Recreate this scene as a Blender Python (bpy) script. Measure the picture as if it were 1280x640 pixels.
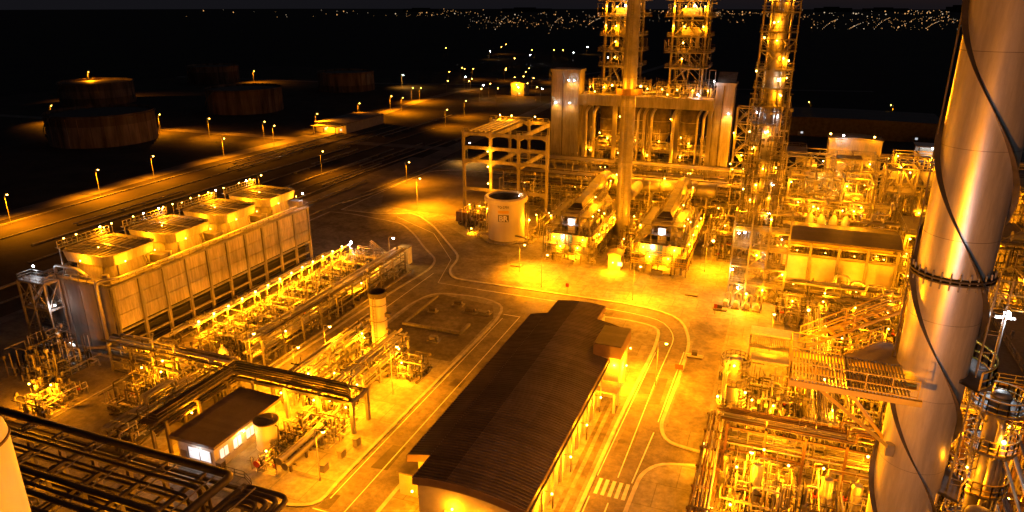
import bpy, math, random
from mathutils import Vector, Matrix
for o in list(bpy.data.objects): bpy.data.objects.remove(o)
scene = bpy.context.scene
COL = scene.collection
pi = math.pi
RND = random.Random(11)

# ---------------------------------------------------------------- camera
cam_d = bpy.data.cameras.new('camera')
cam_d.sensor_width = 36.0
cam_d.lens = 880.0 / 1280.0 * 36.0
cam_d.clip_start = 0.5
cam_d.clip_end = 60000
cam = bpy.data.objects.new('camera', cam_d)
COL.objects.link(cam)
cam.location = (0, 0, 60)
cam.rotation_euler = (math.radians(90 - 19.5), 0, math.radians(21))
scene.camera = cam

# ---------------------------------------------------------------- sky (night)
world = bpy.data.worlds.new('World')
scene.world = world
world.use_nodes = True
wn = world.node_tree
bg = wn.nodes['Background']
sky = wn.nodes.new('ShaderNodeTexSky')
sky.sky_type = 'NISHITA'
sky.sun_disc = False
sky.sun_elevation = math.radians(-4.0)
sky.sun_rotation = math.radians(60)
glow_n = wn.nodes.new('ShaderNodeMixRGB'); glow_n.blend_type = 'ADD'; glow_n.inputs[0].default_value = 1.0
glow_n.inputs[2].default_value = (0.042, 0.040, 0.052, 1)   # faint city-lit night air
wn.links.new(sky.outputs[0], glow_n.inputs[1])
wn.links.new(glow_n.outputs[0], bg.inputs[0])
bg.inputs[1].default_value = 0.05
# faint moonlight
sun_d = bpy.data.lights.new('moon', 'SUN')
sun_d.energy = 0.004
sun_d.angle = math.radians(0.5)
sun_d.color = (0.75, 0.85, 1.0)
sun = bpy.data.objects.new('moon', sun_d)
COL.objects.link(sun)
sun.rotation_euler = (math.radians(40), 0, math.radians(150))

scene.view_settings.view_transform = 'Standard'
scene.view_settings.look = 'None'
scene.view_settings.exposure = 1.65
scene.view_settings.gamma = 1.0
cy = scene.cycles
cy.use_denoising = True
try:
    cy.denoiser = 'OPENIMAGEDENOISE'
    cy.denoising_input_passes = 'RGB_ALBEDO_NORMAL'
    cy.denoising_prefilter = 'ACCURATE'
except Exception:
    pass
cy.max_bounces = 4
cy.diffuse_bounces = 2
cy.glossy_bounces = 3
cy.transmission_bounces = 2
cy.sample_clamp_indirect = 2.0
cy.sample_clamp_direct = 60.0
cy.use_light_tree = True
cy.caustics_reflective = False
cy.caustics_refractive = False
cy.blur_glossy = 1.0

# ---------------------------------------------------------------- materials
MAT = {}
def mat(key, col, rough=0.7, metal=0.0, var=0.25, scale=0.5, col2=None, bump=0.0, bscale=8.0, streak=False, spec=0.4, stain=0.0, joints=0.0, sheets=False):
    m = bpy.data.materials.new(key)
    m.use_nodes = True
    nt = m.node_tree; N = nt.nodes; L = nt.links
    b = N['Principled BSDF']
    b.inputs['Roughness'].default_value = rough
    b.inputs['Metallic'].default_value = metal
    b.inputs['Specular IOR Level'].default_value = spec
    tc = N.new('ShaderNodeTexCoord'); geo = N.new('ShaderNodeNewGeometry')
    mp = N.new('ShaderNodeMapping'); L.new(geo.outputs['Position'], mp.inputs[0])
    if streak: mp.inputs['Scale'].default_value = (1, 1, 0.12)
    n1 = N.new('ShaderNodeTexNoise'); n1.inputs['Scale'].default_value = scale
    n1.inputs['Detail'].default_value = 6; n1.inputs['Roughness'].default_value = 0.65
    L.new(mp.outputs[0], n1.inputs['Vector'])
    oi = N.new('ShaderNodeObjectInfo')
    cr = N.new('ShaderNodeValToRGB')
    c2 = col2 or tuple(c * (1 - var * 1.6) for c in col)
    c3 = tuple(min(1, c * (1 + var * 0.6)) for c in col)
    cr.color_ramp.elements[0].position = 0.32; cr.color_ramp.elements[0].color = (*c2, 1)
    cr.color_ramp.elements[1].position = 0.68; cr.color_ramp.elements[1].color = (*c3, 1)
    L.new(n1.outputs[0], cr.inputs[0])
    hv = N.new('ShaderNodeHueSaturation')
    mr = N.new('ShaderNodeMapRange'); mr.inputs[3].default_value = 1 - var; mr.inputs[4].default_value = 1 + var * 0.5
    L.new(oi.outputs['Random'], mr.inputs[0]); L.new(mr.outputs[0], hv.inputs['Value'])
    L.new(cr.outputs[0], hv.inputs['Color'])
    out = hv.outputs[0]
    if stain:      # second, finer layer of dirt
        n3 = N.new('ShaderNodeTexNoise'); n3.inputs['Scale'].default_value = scale * 5; n3.inputs['Detail'].default_value = 8; n3.inputs['Roughness'].default_value = .75
        L.new(mp.outputs[0], n3.inputs['Vector'])
        r3 = N.new('ShaderNodeMapRange'); r3.inputs[1].default_value = .40; r3.inputs[2].default_value = .62; r3.inputs[3].default_value = 1 - stain; r3.inputs[4].default_value = 1.08
        L.new(n3.outputs[0], r3.inputs[0])
        h3 = N.new('ShaderNodeHueSaturation'); L.new(out, h3.inputs['Color']); L.new(r3.outputs[0], h3.inputs['Value']); out = h3.outputs[0]
    if joints:     # saw-cut joints of cast slabs
        bt = N.new('ShaderNodeTexBrick'); bt.offset = .5; bt.inputs['Scale'].default_value = 1.0; bt.inputs['Brick Width'].default_value = joints; bt.inputs['Row Height'].default_value = joints; bt.inputs['Mortar Size'].default_value = .05
        bt.inputs['Color1'].default_value = (1, 1, 1, 1); bt.inputs['Color2'].default_value = (.86, .86, .86, 1); bt.inputs['Mortar'].default_value = (.5, .5, .5, 1)
        L.new(geo.outputs['Position'], bt.inputs['Vector'])
        mx = N.new('ShaderNodeMixRGB'); mx.blend_type = 'MULTIPLY'; mx.inputs[0].default_value = 1; L.new(out, mx.inputs[1]); L.new(bt.outputs[0], mx.inputs[2]); out = mx.outputs[0]
    if sheets:     # roof sheets that weathered differently
        m4 = N.new('ShaderNodeMapping'); m4.inputs['Scale'].default_value = (.05, 1.1, .05); L.new(geo.outputs['Position'], m4.inputs[0])
        n4 = N.new('ShaderNodeTexWhiteNoise'); n4.noise_dimensions = '1D'
        sx = N.new('ShaderNodeSeparateXYZ'); L.new(m4.outputs[0], sx.inputs[0]); fl = N.new('ShaderNodeMath'); fl.operation = 'FLOOR'; L.new(sx.outputs[1], fl.inputs[0]); L.new(fl.outputs[0], n4.inputs['W'])
        r4 = N.new('ShaderNodeMapRange'); r4.inputs[3].default_value = .80; r4.inputs[4].default_value = 1.15; L.new(n4.outputs[0], r4.inputs[0])
        h4 = N.new('ShaderNodeHueSaturation'); L.new(out, h4.inputs['Color']); L.new(r4.outputs[0], h4.inputs['Value']); out = h4.outputs[0]
    L.new(out, b.inputs['Base Color'])
    if bump > 0:
        n2 = N.new('ShaderNodeTexNoise'); n2.inputs['Scale'].default_value = bscale; n2.inputs['Detail'].default_value = 4
        L.new(geo.outputs['Position'], n2.inputs['Vector'])
        bp = N.new('ShaderNodeBump'); bp.inputs['Strength'].default_value = bump; bp.inputs['Distance'].default_value = 0.1
        L.new(n2.outputs[0], bp.inputs['Height']); L.new(bp.outputs[0], b.inputs['Normal'])
    m['r'] = 1
    MAT[key] = m
    return m
def glow(key, col, strength):
    m = bpy.data.materials.new(key); m.use_nodes = True
    b = m.node_tree.nodes['Principled BSDF']
    b.inputs['Base Color'].default_value = (0.8, 0.8, 0.8, 1)
    b.inputs['Emission Color'].default_value = (*col, 1)
    b.inputs['Emission Strength'].default_value = strength
    m.cycles.emission_sampling = 'NONE'
    MAT[key] = m
SOD = (1.0, 0.28, 0.002)
WHT = (1.0, 0.42, 0.045)
COOL = (0.80, 0.90, 1.0)
glow('glow_sodium', (1.0, 0.46, 0.05), 18)
glow('glow_white', (0.95, 0.97, 1.0), 40)
glow('glow_window', (0.85, 0.93, 1.0), 0.2)
glow('glow_city', (1.0, 0.48, 0.15), 0.36)
glow('glow_city_white', (1.0, 0.75, 0.48), 0.26)
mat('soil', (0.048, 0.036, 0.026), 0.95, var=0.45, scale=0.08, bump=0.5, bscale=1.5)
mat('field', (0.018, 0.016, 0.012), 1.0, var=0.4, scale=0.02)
mat('asphalt', (0.175, 0.155, 0.13), 0.8, var=0.30, scale=0.3, bump=0.25, bscale=6, stain=.28)
mat('asphalt_worn', (0.22, 0.195, 0.16), 0.85, var=0.35, scale=0.18, bump=0.3, bscale=5, stain=.4)
mat('far_road', (0.20, 0.17, 0.14), 0.85, var=0.3, scale=0.1)
mat('yard', (0.34, 0.32, 0.28), 0.8, var=0.28, scale=0.16, bump=0.2, bscale=4, stain=.35, joints=5.0)
mat('kerb', (0.50, 0.48, 0.44), 0.75, var=0.22, scale=0.6)
mat('paint_white', (0.78, 0.77, 0.72), 0.6, var=0.15, scale=1.2)
mat('paint_yellow', (0.70, 0.50, 0.07), 0.55, var=0.15)
mat('concrete', (0.29, 0.27, 0.24), 0.85, var=0.25, scale=0.35, bump=0.15, streak=True, stain=.3)
mat('concrete_dark', (0.22, 0.20, 0.18), 0.85, var=0.3, scale=0.4, bump=0.15, streak=True)
mat('cladding', (0.38, 0.345, 0.29), 0.7, var=0.22, scale=0.5, streak=True, stain=.35)
mat('steel', (0.25, 0.235, 0.215), 0.5, 0.3, var=0.25, scale=0.6)
mat('steel_dark', (0.10, 0.085, 0.075), 0.6, 0.3, var=0.35, scale=0.6)
mat('primer', (0.15, 0.085, 0.05), 0.6, 0.1, var=0.3, scale=0.6)
mat('jacket', (0.52, 0.50, 0.46), 0.4, 0.7, var=0.15, scale=0.5)
mat('jacket_dull', (0.34, 0.32, 0.29), 0.5, 0.5, var=0.2, scale=0.5)
mat('stack_metal', (0.66, 0.63, 0.59), 0.36, 0.6, var=0.06, scale=0.5, streak=True, stain=.16, bump=.03, bscale=1.2)
mat('pipe_dark', (0.075, 0.06, 0.05), 0.55, 0.3, var=0.3)
mat('tank_cream', (0.58, 0.54, 0.46), 0.45, 0.0, var=0.12, scale=0.25, streak=True)
mat('tank_old', (0.26, 0.20, 0.155), 0.7, 0.1, var=0.5, scale=0.35, streak=True)
mat('roof_sheet', (0.10, 0.072, 0.058), 0.55, 0.1, var=0.18, scale=0.15, sheets=True, stain=.2)
mat('roof_sheet_mid', (0.15, 0.11, 0.09), 0.5, 0.1, var=0.18, scale=0.15, sheets=True, stain=.2)
mat('wall_render', (0.52, 0.48, 0.40), 0.8, var=0.15, scale=0.5)
mat('fascia', (0.20, 0.13, 0.09), 0.6, var=0.15)
mat('opening_shade', (0.012, 0.011, 0.010), 0.8, var=0.1)
mat('grating', (0.20, 0.19, 0.18), 0.6, 0.4, var=0.2, scale=2)
mat('louvre', (0.05, 0.045, 0.04), 0.7, 0.2, var=0.2)
mat('board_dark', (0.09, 0.07, 0.05), 0.6, var=0.1)
mat('band_ochre', (0.55, 0.33, 0.05), 0.6, var=0.05)
mat('red_box', (0.45, 0.06, 0.03), 0.5, var=0.1)
mat('blue_door', (0.06, 0.16, 0.35), 0.5, var=0.1)
mat('sky_far_building', (0.06, 0.055, 0.05), 0.9, var=0.2)

# ---------------------------------------------------------------- mesh library (shared data)
_cache = {}
def _mesh(name, verts, faces, m, smooth=None):
    me = bpy.data.meshes.new(name)
    me.from_pydata(verts, [], faces)
    if m: me.materials.append(MAT[m])
    if smooth:
        for p in me.polygons:
            p.use_smooth = (smooth is True) or (p.index in smooth)
    return me
def unit(kind, m):
    k = (kind, m)
    if k in _cache: return _cache[k]
    if kind == 'box':
        v = [(x, y, z) for x in (-.5, .5) for y in (-.5, .5) for z in (-.5, .5)]
        f = [(0, 1, 3, 2), (4, 6, 7, 5), (0, 4, 5, 1), (2, 3, 7, 6), (0, 2, 6, 4), (1, 5, 7, 3)]
        me = _mesh('box_mesh', v, f, m)
    elif kind in ('cyl', 'rod'):
        n = 16 if kind == 'cyl' else 7
        v = []
        for i in range(n):
            a = 2 * pi * i / n
            v += [(math.cos(a), math.sin(a), -.5), (math.cos(a), math.sin(a), .5)]
        f = [(2 * i, 2 * ((i + 1) % n), 2 * ((i + 1) % n) + 1, 2 * i + 1) for i in range(n)]
        sm = set(range(n))
        f += [tuple(2 * i + 1 for i in range(n)), tuple(2 * i for i in reversed(range(n)))]
        me = _mesh(kind + '_mesh', v, f, m, sm)
    elif kind == 'drum':      # horizontal vessel along Z, r 1, length 1 handled by dome profile (unit scaled)
        me = lathe_mesh([(0.0, -.5), (.55, -.485), (.85, -.46), (1, -.42), (1, .42), (.85, .46), (.55, .485), (0, .5)], 16, m)
    elif kind == 'ball':
        me = lathe_mesh([(math.sin(pi * i / 8), -math.cos(pi * i / 8)) for i in range(9)], 12, m)
    _cache[k] = me
    return me
def lathe_mesh(prof, n, m, smooth=True):
    """profile (r, z) turned round Z; edges sharper than 40 degrees stay crisp"""
    v = []; f = []; prev = None
    def ring(r, z):
        o = len(v)
        for i in range(n):
            a = 2 * pi * i / n
            v.append((r * math.cos(a), r * math.sin(a), z))
        return o
    last = None
    for k in range(len(prof) - 1):
        d = Vector((prof[k + 1][0] - prof[k][0], prof[k + 1][1] - prof[k][1]))
        if last is None or (d.length > 1e-6 and last[1].length > 1e-6 and d.angle(last[1]) > .7): a = ring(*prof[k])
        else: a = last[0]
        b = ring(*prof[k + 1])
        for i in range(n):
            j = (i + 1) % n
            f.append((a + i, a + j, b + j, b + i))
        last = (b, d)
    return _mesh('lathe_mesh', v, f, m, smooth)

WM = {}
def link(o, parent=None, M=None, label=None, cat=None, group=None, kind=None):
    COL.objects.link(o)
    M = M or Matrix.Identity(4)
    if parent is not None:
        o.parent = parent
        o.matrix_basis = WM[parent.name].inverted() @ M
    else:
        o.matrix_basis = M
    WM[o.name] = M
    if label: o['label'] = label
    if cat: o['category'] = cat
    if group: o['group'] = group
    if kind: o['kind'] = kind
    return o
def thing(name, label, cat, loc, group=None):
    o = bpy.data.objects.new(name, None)
    o.empty_display_size = 0.5
    return link(o, None, Matrix.Translation(Vector(loc)), label, cat, group)
def put(parent, name, me, M, **k):
    return link(bpy.data.objects.new(name, me), parent, M, **k)
def T(x, y, z): return Matrix.Translation(Vector((x, y, z)))
def box(parent, name, m, x0, x1, y0, y1, z0, z1, **k):
    M = T((x0 + x1) / 2, (y0 + y1) / 2, (z0 + z1) / 2) @ Matrix.Diagonal((abs(x1 - x0), abs(y1 - y0), abs(z1 - z0), 1))
    return put(parent, name, unit('box', m), M, **k)
def align(a, b):
    a = Vector(a); b = Vector(b); d = b - a
    q = d.to_track_quat('Z', 'Y') if d.length > 1e-6 else Matrix.Identity(3).to_quaternion()
    return T(*((a + b) / 2)) @ q.to_matrix().to_4x4(), d.length
def rod(parent, name, m, a, b, r, kind='rod'):
    M, l = align(a, b)
    return put(parent, name, unit(kind, m), M @ Matrix.Diagonal((r, r, l, 1)))
def bar(parent, name, m, a, b, w, h=None):
    M, l = align(a, b)
    return put(parent, name, unit('box', m), M @ Matrix.Diagonal((w, h or w, l, 1)))
def cylv(parent, name, m, x, y, z0, z1, r):
    return put(parent, name, unit('cyl', m), T(x, y, (z0 + z1) / 2) @ Matrix.Diagonal((r, r, z1 - z0, 1)))
def ball(parent, name, m, x, y, z, r):
    return put(parent, name, unit('ball', m), T(x, y, z) @ Matrix.Diagonal((r, r, r, 1)))
def custom(parent, name, verts, faces, m, smooth=None, at=None, **k):
    """verts in world space; object origin at the parent's base or at 'at'"""
    base = Vector(at) if at else (WM[parent.name].translation if parent is not None else Vector((0, 0, 0)))
    me = _mesh(name, [tuple(Vector(v) - base) for v in verts], faces, m, smooth)
    return put(parent, name, me, Matrix.Translation(base), **k)
def lathe(parent, name, m, x, y, z, prof, n=24, smooth=True, **k):
    return put(parent, name, lathe_mesh(prof, n, m, smooth), T(x, y, z), **k)
def round_path(pts, rad):
    pts = [Vector(p) for p in pts]
    if len(pts) < 3 or rad <= 0: return pts
    out = [pts[0]]
    for i in range(1, len(pts) - 1):
        p, a, b = pts[i], pts[i - 1], pts[i + 1]
        r = min(rad, (a - p).length * .45, (b - p).length * .45)
        u = (a - p).normalized() * r; w = (b - p).normalized() * r
        for t in (0, .33, .67, 1):
            out.append(p + u * (1 - t) ** 2 + w * t ** 2)
    out.append(pts[-1])
    return out
def sweep(pts, r, n=8):
    pts = [Vector(p) for p in pts]
    v = []; f = []
    ref = None
    for i, p in enumerate(pts):
        d = (pts[min(i + 1, len(pts) - 1)] - pts[max(i - 1, 0)])
        d.normalize()
        if ref is None:
            ref = Vector((0, 0, 1)) if abs(d.z) < .9 else Vector((1, 0, 0))
        s = d.cross(ref)
        if s.length < 1e-3:
            ref = Vector((1, 0, 0)) if abs(d.x) < .9 else Vector((0, 1, 0)); s = d.cross(ref)
        s.normalize(); ref = s.cross(d); ref.normalize()
        for k in range(n):
            a = 2 * pi * k / n
            v.append(p + s * math.cos(a) * r + ref * math.sin(a) * r)
    for i in range(len(pts) - 1):
        for k in range(n):
            j = (k + 1) % n
            f.append((i * n + k, i * n + j, (i + 1) * n + j, (i + 1) * n + k))
    ns = len(f)
    f.append(tuple(range(n))[::-1]); f.append(tuple((len(pts) - 1) * n + k for k in range(n)))
    return v, f, set(range(ns))
def tube(parent, name, m, pts, r, bend=None, n=8, **k):
    P = round_path(pts, bend if bend is not None else r * 2.5)
    v, f, s = sweep(P, r, n)
    if parent is None: k.setdefault('at', tuple(pts[0]))
    return custom(parent, name, v, f, m, s, **k)
class MB:
    """collects boxes into one mesh for a single part (a handrail, a ladder)"""
    def __init__(s): s.v = []; s.f = []
    def bar(s, a, b, w):
        M, l = align(a, b); o = len(s.v)
        for x in (-.5, .5):
            for y in (-.5, .5):
                for z in (-.5, .5): s.v.append(M @ Vector((x * w, y * w, z * l)))
        s.f += [tuple(o + i for i in q) for q in ((0, 1, 3, 2), (4, 6, 7, 5), (0, 4, 5, 1), (2, 3, 7, 6), (0, 2, 6, 4), (1, 5, 7, 3))]
    def build(s, parent, name, m, **k): return custom(parent, name, s.v, s.f, m, **k)
def railing(parent, pts, m='steel', h=1.1, w=0.07, step=1.8, name='railing'):
    b = MB()
    pts = [Vector(p) for p in pts]
    for a, c in zip(pts[:-1], pts[1:]):
        L_ = (c - a).length; n = max(1, round(L_ / step))
        for q in (h, h * .5): b.bar(a + Vector((0, 0, q)), c + Vector((0, 0, q)), w)
        b.bar(a + Vector((0, 0, .08)), c + Vector((0, 0, .08)), w)
        for i in range(n + 1):
            p = a.lerp(c, i / n); b.bar(p, p + Vector((0, 0, h)), w)
    return b.build(parent, name, m)
def rail_rect(parent, x0, x1, y0, y1, z, m='steel', **k):
    return railing(parent, [(x0, y0, z), (x1, y0, z), (x1, y1, z), (x0, y1, z), (x0, y0, z)], m, **k)
def ladder(parent, x, y, z0, z1, dx=1, dy=0, m='steel', cage=True):
    b = MB(); w = .28
    px, py = -dy, dx
    for s in (-1, 1): b.bar((x + px * w * s, y + py * w * s, z0), (x + px * w * s, y + py * w * s, z1), .07)
    n = int((z1 - z0) / .6)
    for i in range(n):
        z = z0 + .3 + i * .6; b.bar((x - px * w, y - py * w, z), (x + px * w, y + py * w, z), .05)
    if cage:
        q = [(x + px * w * 1.3, y + py * w * 1.3), (x + px * w + dx * .7, y + py * w + dy * .7), (x - px * w + dx * .7, y - py * w + dy * .7), (x - px * w * 1.3, y - py * w * 1.3)]
        z = z0 + 2.2
        while z < z1:
            for a, c in zip(q[:-1], q[1:]): b.bar((*a, z), (*c, z), .05)
            z += 1.2
        for c in q[1:3]: b.bar((*c, z0 + 2.2), (*c, z1), .05)
    return b.build(parent, 'ladder', m)
def stair(parent, a, b, width=.9, m='steel', axis='x'):
    """flight from a to b with treads, stringers and handrails"""
    a = Vector(a); b = Vector(b); d = b - a
    side = Vector((-d.y, d.x, 0)).normalized() * width / 2
    k = MB(); n = max(3, int(abs(d.z) / .25))
    for s in (-1, 1):
        k.bar(a + side * s, b + side * s, .16)
        for q in (.55, 1.05): k.bar(a + side * s + Vector((0, 0, q)), b + side * s + Vector((0, 0, q)), .07)
        for i in range(0, n + 1, 4):
            p = a.lerp(b, i / n) + side * s; k.bar(p, p + Vector((0, 0, 1.05)), .06)
    for i in range(n):
        p = a.lerp(b, (i + .5) / n); k.bar(p - side, p + side, .2)
    return k.build(parent, 'stair_flight', m)
NL = [0]
def lamp(parent, x, y, z, power, col='s', r=.24, light=True, drop=.55, name='floodlight', aim=None, cone=130):
    m = 'glow_sodium' if col == 's' else 'glow_white'
    r *= .68
    o = ball(parent, name, m, x, y, z, r)
    if light:
        ld = bpy.data.lights.new('lamp_light', 'SPOT' if aim else 'POINT')
        ld.energy = power * {'s': 1.0, 'w': .6, 'c': .10}[col]
        ld.color = {'s': SOD, 'w': WHT, 'c': COOL}[col]
        ld.shadow_soft_size = .25
        lo = bpy.data.objects.new('lamp_light', ld)
        M = T(x, y, z - drop - r)
        if aim:
            ld.spot_size = math.radians(cone); ld.spot_blend = .6
            M = M @ (-Vector(aim)).to_track_quat('Z', 'Y').to_matrix().to_4x4()
        link(lo, parent, M)
        NL[0] += 1
    return o
def poly_sheet(name, pts, z, m, thick=0.0, kind='structure', parent=None, **k):
    n = len(pts)
    if thick:
        v = [(x, y, z) for x, y in pts] + [(x, y, z - thick) for x, y in pts]
        f = [tuple(range(n))] + [(i, i + n, (i + 1) % n + n, (i + 1) % n) for i in range(n)]
    else:
        v = [(x, y, z) for x, y in pts]; f = [tuple(range(n))]
    return custom(parent, name, v, f, m, at=(pts[0][0], pts[0][1], z) if parent is None else None, kind=kind, **k)
def strip(parent, name, m, pts, w, z0, z1, closed=False, **k):
    """band of width w along a 2D path, from z0 to z1"""
    P = [Vector((*p[:2], 0)) for p in pts]; n = len(P); v = []; f = []
    for i, p in enumerate(P):
        a = P[(i - 1) % n] if closed or i else P[i]; b = P[(i + 1) % n] if closed or i < n - 1 else P[i]
        d = (b - a).normalized(); s = Vector((-d.y, d.x, 0)) * w / 2
        for q in (s, -s):
            v += [(p.x + q.x, p.y + q.y, z1), (p.x + q.x, p.y + q.y, z0)]
    for i in range(n if closed else n - 1):
        a = i * 4; b = ((i + 1) % n) * 4
        f += [(a, a + 2, b + 2, b), (a, b, b + 1, a + 1), (a + 2, a + 3, b + 3, b + 2)]
    if not closed: f += [(0, 1, 3, 2), (n * 4 - 4, n * 4 - 2, n * 4 - 1, n * 4 - 3)]
    return custom(parent, name, v, f, m, at=(P[0].x, P[0].y, z0) if parent is None else None, **k)
def r2(pts, rad):
    """round the corners of an open 2D path"""
    return [(p.x, p.y) for p in round_path([(x, y, 0) for x, y in pts], rad)]
def dup(src, dx, dy, dz=0, label=None):
    """copy of a thing with its parts and sub-parts, moved"""
    def rec(o, parent):
        c = o.copy(); COL.objects.link(c)
        if parent is not None: c.parent = parent
        for ch in o.children: rec(ch, c)
        return c
    c = rec(src, None)
    c.location = src.location + Vector((dx, dy, dz))
    WM[c.name] = T(*c.location)
    if label: c['label'] = label
    return c
def frame(parent, xs, ys, zs, m='steel', pw=.35, bw=.28, brace=.3, rnd=RND, z0=0):
    """posts, beams and braces, each a piece of its own"""
    for x in xs:
        for y in ys: box(parent, 'post', m, x - pw / 2, x + pw / 2, y - pw / 2, y + pw / 2, z0, zs[-1] + .035)
    for z in zs:
        for y in ys: box(parent, 'beam', m, xs[0] - pw / 2 - .01, xs[-1] + pw / 2 + .01, y - bw / 2 + .03, y + bw / 2 + .03, z - bw, z)
        for x in xs: box(parent, 'beam', m, x - bw / 2 + .03, x + bw / 2 + .03, ys[0], ys[-1], z - bw * 1.15, z - .02)
    zz = [z0] + list(zs)
    for k in range(len(zs)):
        for a, b in zip(xs[:-1], xs[1:]):
            for y in (ys[0], ys[-1]):
                if rnd.random() < brace:
                    bar(parent, 'brace', m, (a, y, zz[k] + .1), (b, y, zz[k + 1] - .2), .14)
                    if rnd.random() < .6: bar(parent, 'brace', m, (b, y + .05, zz[k] + .1), (a, y + .05, zz[k + 1] - .2), .14)
        for a, b in zip(ys[:-1], ys[1:]):
            for x in (xs[0], xs[-1]):
                if rnd.random() < brace: bar(parent, 'brace', m, (x, a, zz[k] + .1), (x, b, zz[k + 1] - .2), .14)
def deck(parent, x0, x1, y0, y1, z, m='grating', rail=True, rm='steel', t=.12):
    d = custom(parent, 'platform', [(x0, y0, z), (x1, y0, z), (x1, y1, z), (x0, y1, z), (x0, y0, z - t), (x1, y0, z - t), (x1, y1, z - t), (x0, y1, z - t)],
               [(0, 1, 2, 3), (7, 6, 5, 4), (0, 4, 5, 1), (1, 5, 6, 2), (2, 6, 7, 3), (3, 7, 4, 0)], m)
    if rail: rail_rect(d, x0 + .05, x1 - .05, y0 + .05, y1 - .05, z, rm)
    return d
def lin(a, b, n): return [a + (b - a) * i / (n - 1) for i in range(n)]
def fine(parent, x0, x1, y0, y1, z0, z1, n, seed, mats=('jacket', 'steel', 'steel_dark'), w=(.07, .16), name='small_pipework'):
    """conduits and small-bore pipes too thin to tell apart: one joined mesh per material"""
    R_ = random.Random(seed * 7 + 3)
    for m in mats:
        k = MB()
        for _ in range(n // len(mats)):
            p = Vector((R_.uniform(x0, x1), R_.uniform(y0, y1), R_.uniform(z0, z0 + (z1 - z0) * .6)))
            t = R_.uniform(*w)
            for s in range(R_.choice((1, 2, 2, 3))):
                ax = R_.choice((0, 1, 2, 2)); q = p.copy()
                lim = ((x0, x1), (y0, y1), (z0, z1))[ax]
                L_ = R_.uniform(.8, 6) * R_.choice((-1, 1))
                q[ax] = max(lim[0], min(lim[1], q[ax] + L_))
                if (q - p).length > .3: k.bar(p, q, t)
                p = q
            if R_.random() < .3: k.bar(p + Vector((0, 0, -.3)), p + Vector((0, 0, .3)), t * 3.2)
        if k.v: k.build(parent, name, m, kind='stuff')
# ================================================================ setting
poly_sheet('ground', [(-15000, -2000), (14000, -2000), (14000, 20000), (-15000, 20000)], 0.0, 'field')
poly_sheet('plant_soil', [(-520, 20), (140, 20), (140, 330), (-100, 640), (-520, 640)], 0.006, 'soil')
poly_sheet('plant_road', [(-145, 30), (70, 30), (70, 190), (-90, 190), (-100, 260), (-145, 260)], 0.012, 'asphalt')
# paved islands with kerbs
PAD_N = [(-126, 179.5), (-112, 179.5)] + [(-104, 183.5)] + r2([(-99.5, 181.4), (-91, 174), (-79.2, 160), (-72.6, 152.4), (-71.2, 143), (-68, 138.4), (-50, 138.3), (-24, 138.2), (-14.9, 135.2), (-11.6, 125), (-11.5, 112), (-12, 94), (-10.6, 90.1), (-6, 89.4)], 6) + [(66, 89.4), (66, 260), (-126, 260)]
PAD_SE = [(66, 85.8)] + r2([(-6, 85.8), (-10.6, 84.4), (-12.4, 81.4), (-12.8, 73), (-13, 32)], 4) + [(66, 32)]
PAD_W = [(-128, 176)] + r2([(-120, 176.3), (-107.5, 174.2), (-101, 172.9), (-92.7, 165.3), (-84.2, 155.3), (-77.4, 148.6), (-75.8, 142), (-76.6, 133), (-77.8, 112), (-78.2, 87), (-78, 84)], 5) + [(-128, 84)]
PAD_C = [(-100, 83.4), (-70.3, 83.4)] + r2([(-70, 100), (-69.9, 122), (-68, 129.2), (-57.2, 130.3), (-51, 128), (-49.6, 121), (-49.8, 88), (-50, 66), (-49.6, 60.2), (-54, 58.6), (-60, 58.6)], 5) + [(-100, 58.6)]
PAD_D = r2([(-41.8, 32), (-41.8, 120), (-40.5, 129.4), (-24, 130), (-18, 128.6), (-17.4, 120), (-18.2, 95), (-18.7, 32)], 5)
for nm, P, m in (('north_yard', PAD_N, 'yard'), ('process_yard', PAD_SE, 'yard'), ('cooling_yard', PAD_W, 'asphalt_worn'), ('pump_yard', PAD_C, 'yard'), ('building_yard', PAD_D, 'yard')):
    p = poly_sheet(nm, P, 0.13, m, .13)
    strip(p, 'kerb', 'kerb', P, .55, 0.0, .17, closed=True)
# darker patches laid on the yards
poly_sheet('asphalt_patch', [(-11.2, 94), (-5.6, 94), (-5.5, 137.6), (-14, 136.6), (-11, 127)], .134, 'asphalt_worn')
poly_sheet('gravel_patch', [(-98, 179), (-79, 159.4), (-72.2, 152.4), (-70.7, 143.5), (-67.5, 139), (-50.5, 138.9), (-57.5, 147), (-62, 158), (-72, 163), (-92, 179)], .134, 'asphalt_worn')
poly_sheet('bund_floor', [(-69, 101), (-50.5, 101), (-50.5, 121), (-53, 127), (-66, 128.6), (-69, 124)], .134, 'asphalt_worn')
poly_sheet('pipe_track_floor', [(-100, 59.5), (-77, 59.5), (-77, 83), (-100, 83)], .134, 'asphalt_worn')
for i, (a, b) in enumerate([(-21.2, -20.6), (-20.0, -19.1)]):
    poly_sheet('paving_strip', [(a, 62), (b, 62), (b, 98), (a, 98)], .138, 'asphalt_worn')
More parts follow.
